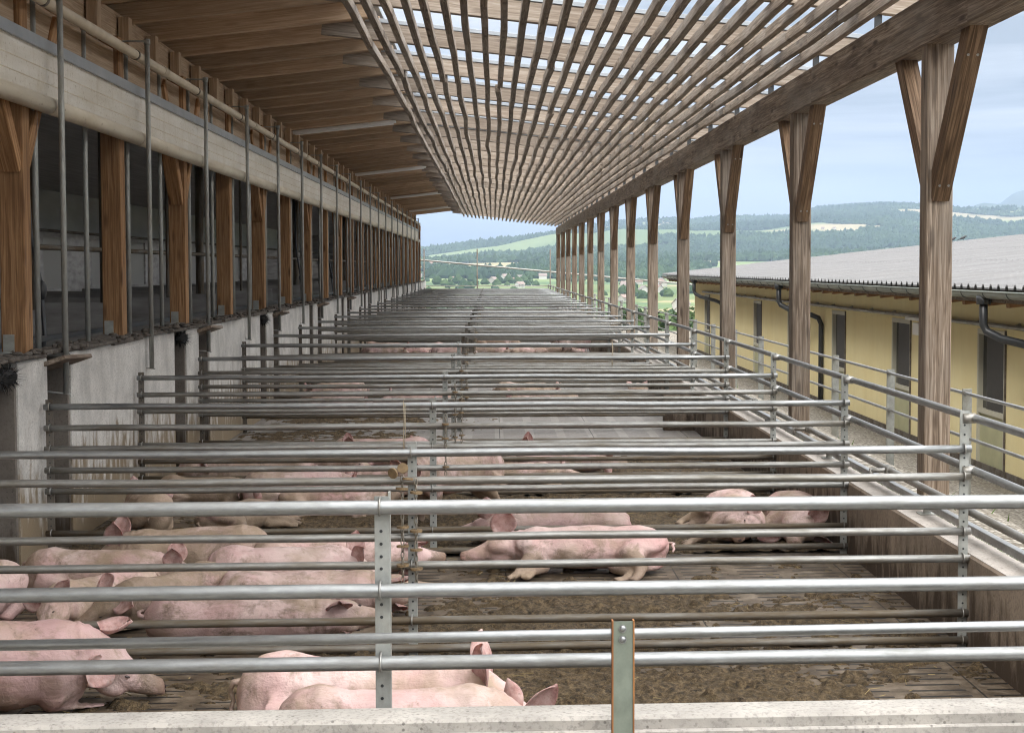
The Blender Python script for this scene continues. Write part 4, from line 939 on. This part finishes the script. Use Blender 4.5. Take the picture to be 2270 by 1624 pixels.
# ------------------------------------------------------------------ yellow building on the right
YB = empty('yellow_building'); tag(YB, 'low yellow plastered livestock building with grey corrugated roof', 'building')
XB, YB0, YB1 = 6.5, 8.0, 53.5
WIN = [22.0 + 4.82 * k for k in range(-2, 7)]
b = MB(); ys = [YB0]
for y in WIN: ys += [y - 1.22, y]
ys.append(YB1)
for y0, y1 in zip(ys[0::2], ys[1::2]): b.box((XB, y0, -1.0), (XB + .3, y1, 1.9))
for y in WIN: b.box((XB + .002, y - 1.22, 1.22), (XB + .3, y, 1.9))
b.box((XB + .3, YB1 - .3, -1.0), (17.5, YB1, 1.9)); b.box((XB + .3, YB0, -1.0), (17.5, YB0 + .3, 1.9))
b.add([(XB, YB1, 1.9), (17.5, YB1, 1.9), (17.5, YB1, 3.0)], [(0, 1, 2)])
b.build('wall', M['yellow'], YB)
b = MB(); b.box((XB - .02, YB0, -1.0), (XB, YB1, -.56)); b.build('plinth', M['steel_dark'], YB)
for y in WIN:
    f = MB(); y0 = y - 1.22
    f.box((XB - .012, y0, -.6), (XB + .08, y0 + .06, 1.22)); f.box((XB - .012, y - .06, -.6), (XB + .08, y, 1.22)); f.box((XB - .012, y0 + .061, 1.15), (XB + .08, y - .061, 1.219)); f.box((XB - .012, y0 + .061, .10), (XB + .08, y - .061, .16))
    fo = f.build('door', M['frame'], YB)
    f = MB(); f.box((XB + .03, y0 + .061, .161), (XB + .05, y - .30, 1.149)); f.build('screen', M['screen'], fo)
    f = MB(); f.box((XB + .055, y - .299, .161), (XB + .07, y - .061, 1.149)); f.build('pane', M['glass'], fo)
    f = MB(); f.box((XB + .02, y0 + .061, -.6), (XB + .05, y - .061, .099)); f.build('door_panel', M['door_panel'], fo)
    f = MB(); f.box((XB - .025, y0 - .03, -.6), (XB - .004, y0 - .001, 1.23)); f.build('stop_strip', M['steel_dark'], fo)
    f = MB(); f.box((XB + .10, y0, -.6), (XB + .12, y, 1.22)); f.build('inner_dark', M['black'], fo)
b = MB(); b.tube([(XB - .06, YB0, 1.29), (XB - .06, YB1 - 2.5, 1.29)], .03, 8)
for y in np.arange(YB0 + 1, YB1 - 3, 1.6): b.beam((XB - .06, y, 1.29), (XB, y, 1.31), .06, .07, (0, 0, 1), .003)
b.build('sliding_door_rail', M['galv_old'], YB)
b = MB(); b.box((XB - .16, 23.9, 1.02), (XB - .05, 24.9, 1.2)); b.box((XB - .1, 23.7, 1.225), (XB - .06, 25.6, 1.27)); b.build('motor_box', M['lamp'], YB)
def rz(x): return 1.80 + .108 * (x - 5.72)
# corrugated roof: trapezoid profile across y, extruded up the slope
def roof():
    y0, y1, pitch = 7.0, 56.0, .30; prof = []
    y = y0
    while y < y1: prof += [(y, 0), (y + .14, 0), (y + .17, .038), (y + .23, .038), (y + .26, 0)]; y += pitch
    xs = [5.72, 8.7, 8.72, 11.7, 11.72, 14.7, 14.72, 18.4]; b = MB(); vs = []
    for i, x in enumerate(xs):
        dz = .012 * (i % 2 == 0) * (i > 0)
        for (py, pz) in prof: vs.append((x, py, rz(x) + pz + dz))
    n = len(prof); fs = [(i * n + k, (i + 1) * n + k, (i + 1) * n + k + 1, i * n + k + 1) for i in range(len(xs) - 1) for k in range(n - 1)]
    lo = [(x, py, z - .02) for (x, py, z) in vs]; m_ = len(vs)
    b.add(vs + lo, fs + [tuple(m_ + i for i in f[::-1]) for f in fs] + [(k, k + 1, m_ + k + 1, m_ + k) for k in range(n - 1)], 0)
    b.build('roof', M['roof'], YB)
roof()
b = MB(); b.box((5.84, 7.1, rz(5.84) - .19), (5.88, 55.9, rz(5.84) - .022)); b.beam((5.9, 55.95, rz(5.9) - .10), (18.2, 55.95, rz(18.2) - .10), .03, .16, (0, 0, 1), .003); b.build('fascia', M['wood_grey'], YB)
for y in np.arange(8.0, 55.8, .9):
    q = MB(); q.beam((5.885, y, rz(5.885) - .15), (7.2, y, rz(7.2) - .15), .12, .2, (0, 0, 1), .006); q.build('rafter_end', M['wood_warm'], YB)
def gutter():
    b = MB(); n = 9; ang = [math.pi + math.pi * k / (n - 1) for k in range(n)]; vs = []
    for y in (6.9, 56.1):
        for r_ in (.075, .069):
            for a in ang: vs.append((5.76 + r_ * math.cos(a), y, 1.745 + r_ * math.sin(a)))
    fs = []
    for lay in (0, 1):
        for k in range(n - 1):
            f = (lay * n + k, lay * n + k + 1, 2 * n + lay * n + k + 1, 2 * n + lay * n + k); fs.append(f if lay == 0 else f[::-1])
    b.add(vs, fs, 0, True); b.tube([(5.685, 6.9, 1.75), (5.685, 56.1, 1.75)], .012, 6); g = b.build('gutter', M['zinc_green'], YB)
    for y in np.arange(7.4, 56, .9): s = MB(); s.tube([(5.76 + .078 * math.cos(a), y, 1.745 + .078 * math.sin(a)) for a in ang], .006, 5); s.build('gutter_hook', M['black'], g)
t = NT('gutter_zinc'); M['zinc_green'] = t.out(t.ramp(t.noise(t.coord('pos', (1, .3, 1), False), 5, 4), [(.3, (.20, .225, .20)), (.7, (.30, .32, .29))]), .5, .4)
gutter()
for y in (19.3, 33.4, 47.6):
    q = MB(); q.tube([(5.76, y, 1.70), (5.76, y, 1.36), (5.80, y - .02, 1.28), (5.92, y - .2, 1.20), (6.28, y - .75, 1.10), (6.40, y - .9, 1.04), (6.44, y - .95, .92), (6.44, y - .95, -.7)], .05, 14)
    q.tube([(5.76, y, 1.70), (5.76, y, 1.60)], .085, 14); q.build('downpipe', M['black'], YB)
# birds on the far roof edge
for i, (x, y) in enumerate(((15.2, 54.6), (15.75, 55.3))):
    q = MB(); q.tube([(-.10, 0, .06), (-.03, 0, .09), (.06, 0, .12), (.10, 0, .16), (.13, 0, .155), (.16, 0, .15)], [.008, .035, .045, .028, .02, .004], 8); q.tube([(.03, .015, 0), (.03, .015, .09)], .004, 5); q.tube([(.03, -.015, 0), (.03, -.015, .09)], .004, 5); q.tube([(-.03, 0, .08), (-.17, 0, .03)], [.02, .006], 6)
    tag(q.build('bird', M['black'], loc=(x, y, rz(x) + .04)), 'small dark bird perched on the grey roof, %s one' % ['left', 'right'][i], 'bird', 'birds on the roof')

# ------------------------------------------------------------------ walkway railing between the yard and the yellow building
wr = empty('walkway_railing'); tag(wr, 'thin two-rail galvanized railing along the gravel beside the yellow building', 'railing')
for z in (.86, .45):
    b = MB(); b.tube([(4.4, y, z) for y in np.linspace(6.3, 75.3, 24)], .017, 8); b.build('rail', M['galv'], wr)
for y in np.arange(6.3, 75.4, 3.0):
    b = MB(); b.beam((4.42, y, -.35), (4.42, y, .90), .09, .02, (0, 1, 0), .003); po = b.build('post', M['galv_plate'], wr)
    [(b := MB(), b.tube([(4.4, y - .03, z), (4.4, y + .03, z)], .026, 8), b.build('clamp', M['galv_old'], po)) for z in (.86, .45)]

# ------------------------------------------------------------------ ground
t = NT('gravel'); p = t.coord('pos', (1, 1, 1), False); vo = t.node('ShaderNodeTexVoronoi'); vo.inputs['Scale'].default_value = 26; t.link(p, vo.inputs['Vector'])
vs_ = t.node('ShaderNodeSeparateXYZ'); t.link(vo.outputs['Color'], vs_.inputs[0]); n = t.noise(p, 1.2, 5)
c = t.ramp(vs_.outputs['X'], [(0, (.18, .16, .13)), (.5, (.36, .33, .28)), (1, (.54, .51, .45))]); c = t.mix(t.ramp(vo.outputs['Distance'], [(.25, 0.0), (.6, .75)]), c, (.09, .075, .055))
c = t.mix(t.ramp(n, [(.5, 0.0), (.75, .4)]), c, (.16, .13, .085)); t.bump(vo.outputs['Distance'], -1.0, .03); M['gravel'] = t.out(c, .9, 0, .2)
def zg(x, y):
    z = np.interp(x, [-60, 2.6, 3.35, 4.35, 6.5, 20, 60], [-.3, .40, .38, -.16, -.70, -.75, -1.2])
    return z - np.clip((np.asarray(y) - 72) / 12, 0, 1) * 1.2
t = NT('grass'); n = t.noise(t.coord('pos', (1, 1, 1), False), 6, 5); M['grass'] = t.out(t.ramp(n, [(.3, (.05, .085, .022)), (.7, (.11, .17, .045))]), .8, 0, .2)
def sheet(name, xs, ys, mat, f, kind='structure', smooth=True):
    X, Y = np.meshgrid(xs, ys); Z = f(X, Y); nx, ny = len(xs), len(ys); V = np.stack([X.ravel(), Y.ravel(), Z.ravel()], 1)
    i, j = np.meshgrid(np.arange(nx - 1), np.arange(ny - 1)); a = (j * nx + i).ravel(); F = np.stack([a, a + 1, a + nx + 1, a + nx], 1)
    me = bpy.data.meshes.new(name); me.from_pydata(V.tolist(), [], F.tolist()); me.materials.append(mat); me.polygons.foreach_set('use_smooth', [smooth] * len(F))
    o = bpy.data.objects.new(name, me); COL.objects.link(o)
    if kind: o['kind'] = kind
    return o
sheet('gravel', np.concatenate([np.linspace(2.705, 7, 44), np.linspace(7.5, 40, 12)]), np.linspace(-10, 92, 180), M['gravel'], lambda X, Y: zg(X, Y) + (fbm(X * 2, Y * 2, 4, 3) - .5) * .06)
sheet('ground', np.linspace(-60, 60, 30), np.linspace(-30, 100, 60), M['gravel'], lambda X, Y: -1.9 - np.clip((Y - 60) / 40, 0, 1) * 1.5 + X * 0)
b = MB()
for i in range(11000):
    y = 5 + R.random() ** 1.4 * 66; x = R.gauss(2.82, .045) if R.random() < .86 else R.uniform(2.9, 4.3)
    if x < 2.75 or (x > 2.95 and vnoise(np.array([x * 1.5]), np.array([y * .7]), 3)[0] < .74): continue
    z = float(zg(x, y)); h = R.uniform(.02, .07); a = R.uniform(0, 6.3); d = Vector((math.cos(a), math.sin(a), 0)) * .006; l = Vector((R.gauss(0, .03), R.gauss(0, .03), h)); p = Vector((x, y, z))
    b.add([p - d, p + d, p + l], [(0, 1, 2)])
tag(b.build('grass', M['grass']), 'green grass tufts along the outer foot of the yard wall', 'grass', kind='stuff')

# ------------------------------------------------------------------ valley and hills behind the barn
PHI_U = lambda u: (u - 1092) / 3700.0
SK_U = np.array([-900, 300, 800, 920, 1000, 1100, 1226, 1340, 1480, 1537, 1600, 1744, 1810, 1950, 2035, 2120, 2270, 2800, 3800])
SK_V = np.array([560, 575, 570, 567, 551, 531, 511, 493, 485, 488, 479, 475, 457, 448, 450, 457, 456, 470, 500])
SKE = (593 - SK_V) / 3700.0; SKP = PHI_U(SK_U)
def terrain_z(phi, r):
    ridge = np.interp(phi, SKP, SKE) * 4200 - 16
    s = ridge / 110.0
    lr = np.log(r)
    rr = np.log([60, 95, 150, 260, 420, 700, 1100, 1500, 2000, 2600, 3300, 4000, 4300, 5200, 7000])
    zb = [-2.4, -3.2, -6, -11, -14, -12, -7, -3, 4, 14, 26, 10, 0, -40, -60]; zr = [0, 0, 0, 0, 0, 0, .0, .02, .08, .22, .52, .93, 1.0, .7, .3]
    z = np.interp(lr, rr, zb) + np.interp(lr, rr, zr) * ridge
    x, y = r * np.sin(phi), r * np.cos(phi)
    z = z + (fbm(x / 420 + 7, y / 420, 5, 4) - .5) * 46 * np.clip((r - 500) / 2500, 0, 1) * (1 - .75 * np.clip((r - 3600) / 500, 0, 1) * (r < 4400))
    z = z + 34 * np.exp(-((np.log(r) - math.log(2750)) / .10) ** 2) * (fbm(np.asarray(phi) * 13 + 3, np.asarray(phi) * 0 + 2, 9, 3) - .25)
    return z
def forest_mask(phi, r):
    x, y = r * np.sin(phi), r * np.cos(phi)
    n = fbm(x / 330, y / 330 + 3, 11, 4, .6)
    lim = np.interp(np.log(r), np.log([150, 500, 1000, 1600, 2300, 2900, 3500, 4300]), [.60, .60, .61, .62, .58, .52, .45, .37])
    return n > lim
t = NT('fields'); at_ = t.node('ShaderNodeAttribute', attribute_name='fcol'); n = t.noise(t.coord('pos', (.004, .004, .004), False), 5, 6, .6)
t.n['Principled BSDF']; c = t.mix(t.ramp(n, [(.3, .25), (.7, 0.0)]), at_.outputs['Color'], (.05, .07, .025)); M['fields'] = t.out(c, .9, 0, .1)
def terrain():
    ph = np.linspace(-.75, .95, 430); r = np.exp(np.linspace(math.log(62), math.log(7000), 260)); P_, R_ = np.meshgrid(ph, r)
    Z = terrain_z(P_, R_); X, Y = R_ * np.sin(P_), R_ * np.cos(P_)
    V = np.stack([X.ravel(), Y.ravel(), Z.ravel()], 1); nx, ny = len(ph), len(r); i, j = np.meshgrid(np.arange(nx - 1), np.arange(ny - 1)); a = (j * nx + i).ravel()
    F = np.stack([a, a + 1, a + nx + 1, a + nx], 1); me = bpy.data.meshes.new('hills'); me.from_pydata(V.tolist(), [], F.tolist()); me.materials.append(M['fields']); me.polygons.foreach_set('use_smooth', [True] * len(F))
    # field parcels: nearest of scattered seeds, each parcel one crop
    g2 = np.random.default_rng(21); ns = 420; sp_ = g2.uniform(-.75, .95, ns); sr_ = np.exp(g2.uniform(math.log(200), math.log(4600), ns)); SX, SY = sr_ * np.sin(sp_), sr_ * np.cos(sp_)
    crops = np.array([(.14, .19, .075), (.18, .225, .095), (.11, .16, .07), (.36, .30, .18), (.31, .27, .15), (.20, .25, .11), (.08, .13, .065)]); ci = g2.choice(len(crops), ns, p=[.19, .18, .15, .19, .10, .12, .07])
    xf, yf, rf = X.ravel(), Y.ravel(), R_.ravel(); wx = xf + (fbm(xf / 160, yf / 160, 2, 2) - .5) * 30
    best = np.full(len(xf), 1e18); bi = np.zeros(len(xf), int)
    for k in range(ns):
        d = ((wx - SX[k]) / (.9 * sr_[k])) ** 2 + ((yf - SY[k]) / (.55 * sr_[k])) ** 2; q = d < best; best[q] = d[q]; bi[q] = k
    col = crops[ci[bi]] * g2.uniform(.85, 1.15, ns)[bi][:, None]
    fm = forest_mask(P_.ravel(), rf); col[fm] = (.03, .05, .022)
    a_ = me.attributes.new('fcol', 'FLOAT_COLOR', 'POINT'); a_.data.foreach_set('color', np.concatenate([col, np.ones((len(col), 1))], 1).astype(np.float32).ravel())
    o = bpy.data.objects.new('hills', me); COL.objects.link(o); o['kind'] = 'structure'
terrain()
# distant mountains
def mountains(name, us, vs, dist, depth, seed):
    ph = PHI_U(np.linspace(-900, 3800, 400)); el = (593 - np.interp(np.linspace(-900, 3800, 400), us, vs)) / 3700.0; V, F = [], []
    rows = [(0.0, -.3), (.25, .25), (.5, .62), (.75, .86), (1.0, 1.0), (1.4, .5)]
    for q, hq in rows:
        r = dist + depth * (q - 1); z = (el * dist + 2) * hq + (fbm(ph * 90, ph * 0 + q * 7, seed, 4) - .5) * dist * .005 * (1 if 0 < q < 1.2 else .35)
        V += [(r * math.sin(a), r * math.cos(a), zz) for a, zz in zip(ph, z)]
    n = len(ph)
    for j in range(len(rows) - 1):
        for i in range(n - 1): F.append((j * n + i, j * n + i + 1, (j + 1) * n + i + 1, (j + 1) * n + i))
    me = bpy.data.meshes.new(name); me.from_pydata(V, [], F); me.materials.append(M['woodland']); me.polygons.foreach_set('use_smooth', [True] * len(F)); o = bpy.data.objects.new(name, me); COL.objects.link(o); o['kind'] = 'structure'
t = NT('woodland'); n = t.noise(t.coord('pos', (.006, .006, .012), False), 2, 6, .65); M['woodland'] = t.out(t.ramp(n, [(.3, (.022, .038, .018)), (.6, (.05, .075, .03)), (.75, (.10, .15, .05))]), .9, 0, .1)
mountains('mountains', [-900, 700, 920, 960, 990, 1060, 1300, 1900, 2120, 2196, 2222, 2270, 2400, 2700, 3800], [585, 560, 551, 545, 552, 575, 590, 520, 468, 459, 438, 428, 415, 440, 500], 6600, 1800, 3)
mountains('hills_behind', [-900, 1900, 2040, 2110, 2200, 2270, 2500, 3800], [610, 600, 470, 461, 459, 456, 450, 500], 5300, 900, 9)

# woods: many small crowns in one mesh
t = NT('far_foliage'); geo = t.node('ShaderNodeAttribute', attribute_name='lc'); s3 = t.node('ShaderNodeSeparateXYZ'); t.link(geo.outputs['Vector'], s3.inputs[0])
M['far_foliage'] = t.out(t.ramp(s3.outputs['X'], [(0, (.020, .042, .018)), (.5, (.034, .062, .024)), (1, (.062, .098, .034))]), .9, 0, .1)
def crowns(name, pts, mat):
    """pts: x, y, z, width, height, tone"""
    n = len(pts); k = 6; ring = np.array([0, .35, .72, 1.0]); rad_ = np.array([.40, .55, .36, 0.04]); V = np.zeros((n, 4, k, 3)); a = np.arange(k) * 2 * np.pi / k
    j = rng.uniform(.72, 1.28, (n, 4, k)); tw = rng.uniform(0, 6.28, n)
    ca = np.cos(a[None] + tw[:, None]); sa = np.sin(a[None] + tw[:, None])
    for q in range(4):
        V[:, q, :, 0] = pts[:, 0:1] + ca * rad_[q] * pts[:, 3:4] * j[:, q]; V[:, q, :, 1] = pts[:, 1:2] + sa * rad_[q] * pts[:, 3:4] * j[:, q]; V[:, q, :, 2] = pts[:, 2:3] + (ring[q] + rng.uniform(-.05, .05, (n, k))) * pts[:, 4:5]
    base = (np.arange(n) * 4 * k)[:, None]; F = []
    for q in range(3):
        for i in range(k): F.append(np.concatenate([base + q * k + i, base + q * k + (i + 1) % k, base + (q + 1) * k + (i + 1) % k, base + (q + 1) * k + i], 1))
    F = np.stack(F, 1).reshape(-1, 4); me = bpy.data.meshes.new(name); me.from_pydata(V.reshape(-1, 3).tolist(), [], F.tolist()); me.materials.append(mat)
    tn = np.repeat(pts[:, 5], 4 * k) + rng.uniform(-.12, .12, n * 4 * k); g = np.zeros((len(tn), 3), np.float32); g[:, 0] = tn; at2 = me.attributes.new('lc', 'FLOAT_VECTOR', 'POINT'); at2.data.foreach_set('vector', g.ravel())
    o = bpy.data.objects.new(name, me); COL.objects.link(o); return o
N = 230000; ph = rng.uniform(-.10, .37, N); rr_ = np.exp(rng.uniform(math.log(260), math.log(4400), N)); ok = forest_mask(ph, rr_) & (rng.random(N) < np.clip(rr_ / 2600, .16, 1))
ph, rr_ = ph[ok], rr_[ok]; x, y = rr_ * np.sin(ph), rr_ * np.cos(ph); z = terrain_z(ph, rr_); w = rng.uniform(6, 12, len(x)); h = w * rng.uniform(.55, 1.0, len(x))
con = rng.random(len(x)) < .35; w[con] *= .6; h[con] *= 1.15
tone = np.clip(fbm(x / 140, y / 140, 8, 2) * .9 + rng.uniform(-.2, .2, len(x)), 0, 1)
o = crowns('forest', np.stack([x, y, z - 1.0, w, h, tone], 1), M['far_foliage']); tag(o, 'dark green woods covering the far hillsides and valley floor', 'forest', kind='stuff')
# village trees in the valley: one belt of hedges and orchard trees
N = 2600; ph = rng.uniform(-.10, .20, N); rr_ = np.exp(rng.uniform(math.log(230), math.log(1500), N)); x, y = rr_ * np.sin(ph), rr_ * np.cos(ph); n_ = fbm(x / 70, y / 110, 31, 3); ok = (n_ > .55) & (rng.random(N) < np.where(rr_ < 750, .8, .4))
ph, rr_, x, y = ph[ok], rr_[ok], x[ok], y[ok]; w = rng.uniform(3, 6.5, len(x))
o = crowns('tree_belt', np.stack([x, y, terrain_z(ph, rr_) - .5, w, w * rng.uniform(.7, 1.1, len(x)), rng.uniform(.2, .95, len(x))], 1), M['far_foliage']); tag(o, 'hedges and orchard trees among the valley houses', 'tree belt', kind='stuff')

# single trees one can tell apart near the end of the yard
t = NT('near_foliage'); n = t.noise(t.coord('pos', (1, 1, 1), False), 1.6, 4); M['foliage'] = t.out(t.ramp(n, [(.3, (.03, .055, .02)), (.7, (.085, .13, .04))]), .7, 0, .2)
t = NT('bark'); M['bark'] = t.out((.10, .075, .05), .9)
def tree(x, y, z, h, w, n, label, leaf=.22, name='tree'):
    root = empty(name, (x, y, z)); b = MB(); b.tube([(0, 0, 0), (R.uniform(-.1, .1), 0, h * .35), (R.uniform(-.2, .2), 0, h * .8)], [h * .03, h * .022, h * .006], 8)
    cl = [(R.gauss(0, w * .24), R.gauss(0, w * .24), h * (.32 + .6 * R.random() ** .8)) for _ in range(26)]
    for c in cl[:12]: b.tube([(0, 0, h * .3), tuple(q * .6 if i < 2 else q * .8 for i, q in enumerate(c)), c], [h * .012, h * .007, h * .003], 5)
    b.build('trunk', M['bark'], root); f = MB()
    for i in range(n):
        c = R.choice(cl); d = Vector((R.gauss(0, 1), R.gauss(0, 1), R.gauss(0, .8))).normalized(); p = Vector(c) + d * w * .17 * R.random() ** .4
        u = Vector((R.gauss(0, 1), R.gauss(0, 1), R.gauss(0, .6))).normalized() * leaf * R.uniform(.5, 1.1); v = u.cross(Vector((R.gauss(0, 1), R.gauss(0, 1), R.gauss(0, 1)))).normalized() * leaf * R.uniform(.3, .6)
        f.add([p - u, p + v, p + u, p - v], [(0, 1, 2, 3)])
    f.build('crown', M['foliage'], root); tag(root, label, 'tree', 'trees beyond the yard'); return root
tree(-3.55, 80.5, -2.6, 3.5, 2.8, 2600, 'bright green bush by the barn corner beyond the last pen', .13, 'bush')
for q, lab in (((12.3, 118, -6.5, 5.2, 5.0), 'leafy tree left of the yellow building in the valley'), ((14.9, 140, -8.5, 6.4, 6.5), 'rounded green tree behind the leafy tree beside the yellow building'), ((14.4, 158, -9, 6.8, 6), 'green tree seen between the far roof posts'), ((18.6, 165, -10, 8.0, 7), 'tall tree just left of the yellow building gable')):
    tree(*q, 2600, lab, .42)

# houses of the village
t = NT('house_plaster'); M['plaster'] = t.out(t.ramp(t.node('ShaderNodeObjectInfo').outputs['Random'], [(0, (.40, .37, .32)), (1, (.54, .53, .50))]), .8)
t = NT('house_roof'); M['tile'] = t.out(t.ramp(t.node('ShaderNodeObjectInfo').outputs['Random'], [(0, (.22, .14, .11)), (.6, (.28, .19, .15)), (1, (.20, .18, .17))]), .8)
def house():
    root = empty('village_house'); b = MB(); L, W, Hh, Rr = 12, 9, 5.2, 3.6
    b.box((-L / 2, -W / 2, -2), (L / 2, W / 2, Hh)); b.add([(-L / 2, -W / 2, Hh), (-L / 2, W / 2, Hh), (-L / 2, 0, Hh + Rr), (L / 2, -W / 2, Hh), (L / 2, W / 2, Hh), (L / 2, 0, Hh + Rr)], [(0, 2, 1), (3, 4, 5)]); wall_ = b.build('wall', M['plaster'], root)
    b = MB(); e_ = .7
    for s_ in (-1, 1): b.add([(-L / 2 - e_, s_ * (W / 2 + e_), Hh - .5), (L / 2 + e_, s_ * (W / 2 + e_), Hh - .5), (L / 2 + e_, 0, Hh + Rr + .1), (-L / 2 - e_, 0, Hh + Rr + .1), (-L / 2 - e_, s_ * (W / 2 + e_), Hh - .15), (L / 2 + e_, s_ * (W / 2 + e_), Hh - .15), (L / 2 + e_, 0, Hh + Rr + .45), (-L / 2 - e_, 0, Hh + Rr + .45)], [(0, 1, 2, 3), (4, 7, 6, 5), (0, 4, 5, 1), (1, 5, 6, 2), (0, 3, 7, 4)])
    b.build('roof', M['tile'], root)
    b = MB()
    for x in (-4, -1.4, 1.4, 4):
        for z in (.8, 3.2): b.box((x - .55, -W / 2 - .04, z), (x + .55, -W / 2 + .02, z + 1.4))
    b.build('window', M['glass'], root)
    return root
hs = None; g3 = random.Random(12); cnt = 0
spots = [(925 + g3.random() * 60, 1100, 1900) for _ in range(8)] + [(990 + g3.random() * 235, 850, 1400) for _ in range(12)] + [(1380 + g3.random() * 90, 600, 1000) for _ in range(10)] + [(1800 + g3.random() * 140, 1900, 2700) for _ in range(14)] + [(2125 + g3.random() * 130, 2400, 3000) for _ in range(4)] + [(1500 + g3.random() * 25, 380, 620) for _ in range(4)]
for (u, r0, r1) in spots:
    r = g3.uniform(r0, r1); p_ = PHI_U(u)
    if hs is None: hs = house(); o = hs
    else: o = copy_tree(hs)
    s_ = g3.uniform(.26, .46); o.location = (r * math.sin(p_), r * math.cos(p_), float(terrain_z(np.array([p_]), np.array([r]))[0])); o.rotation_euler = (0, 0, g3.uniform(0, 3.14)); o.scale = (s_, s_, s_)
    tag(o, 'tiny pale house with a pitched tiled roof in the distant valley', 'house', 'distant village houses')

# sloping pipe and thin posts beyond the end of the yard
sp_ = empty('end_rail'); tag(sp_, 'sloping pipe rail on thin posts beyond the far end of the yard', 'railing')
b = MB(); b.tube([(-5.5, 80, 2.55), (-3.5, 80, 2.40), (12.5, 80, .95)], .04, 8); b.build('sloping_pipe', M['galv_old'], sp_)
for x in (-3.25, .62 - 1.35, 2.75):
    b = MB(); b.tube([(x, 79.9, -2.4), (x, 79.9, 2.92)], .028, 8); b.build('post', M['steel_dark'], sp_)
b = MB(); b.tube([(-3.6, 79.9, 1.16), (2.9, 79.9, 1.16)], .022, 6); b.build('wire_rail', M['galv_old'], sp_)

# ------------------------------------------------------------------ haze over the valley
b = MB(); b.box((-9500, -400, -420), (9500, 9900, 470)); t = bpy.data.materials.new('haze'); t.use_nodes = True; nn = t.node_tree.nodes; nn.clear()
o_ = nn.new('ShaderNodeOutputMaterial'); pv = nn.new('ShaderNodeVolumePrincipled'); pv.inputs['Color'].default_value = (.53, .68, .90, 1); pv.inputs['Density'].default_value = .00019; pv.inputs['Anisotropy'].default_value = .1
t.node_tree.links.new(pv.outputs[0], o_.inputs['Volume']); hz = b.build('haze', t); tag(hz, 'pale blue haze over the valley and hills', 'haze', kind='stuff')
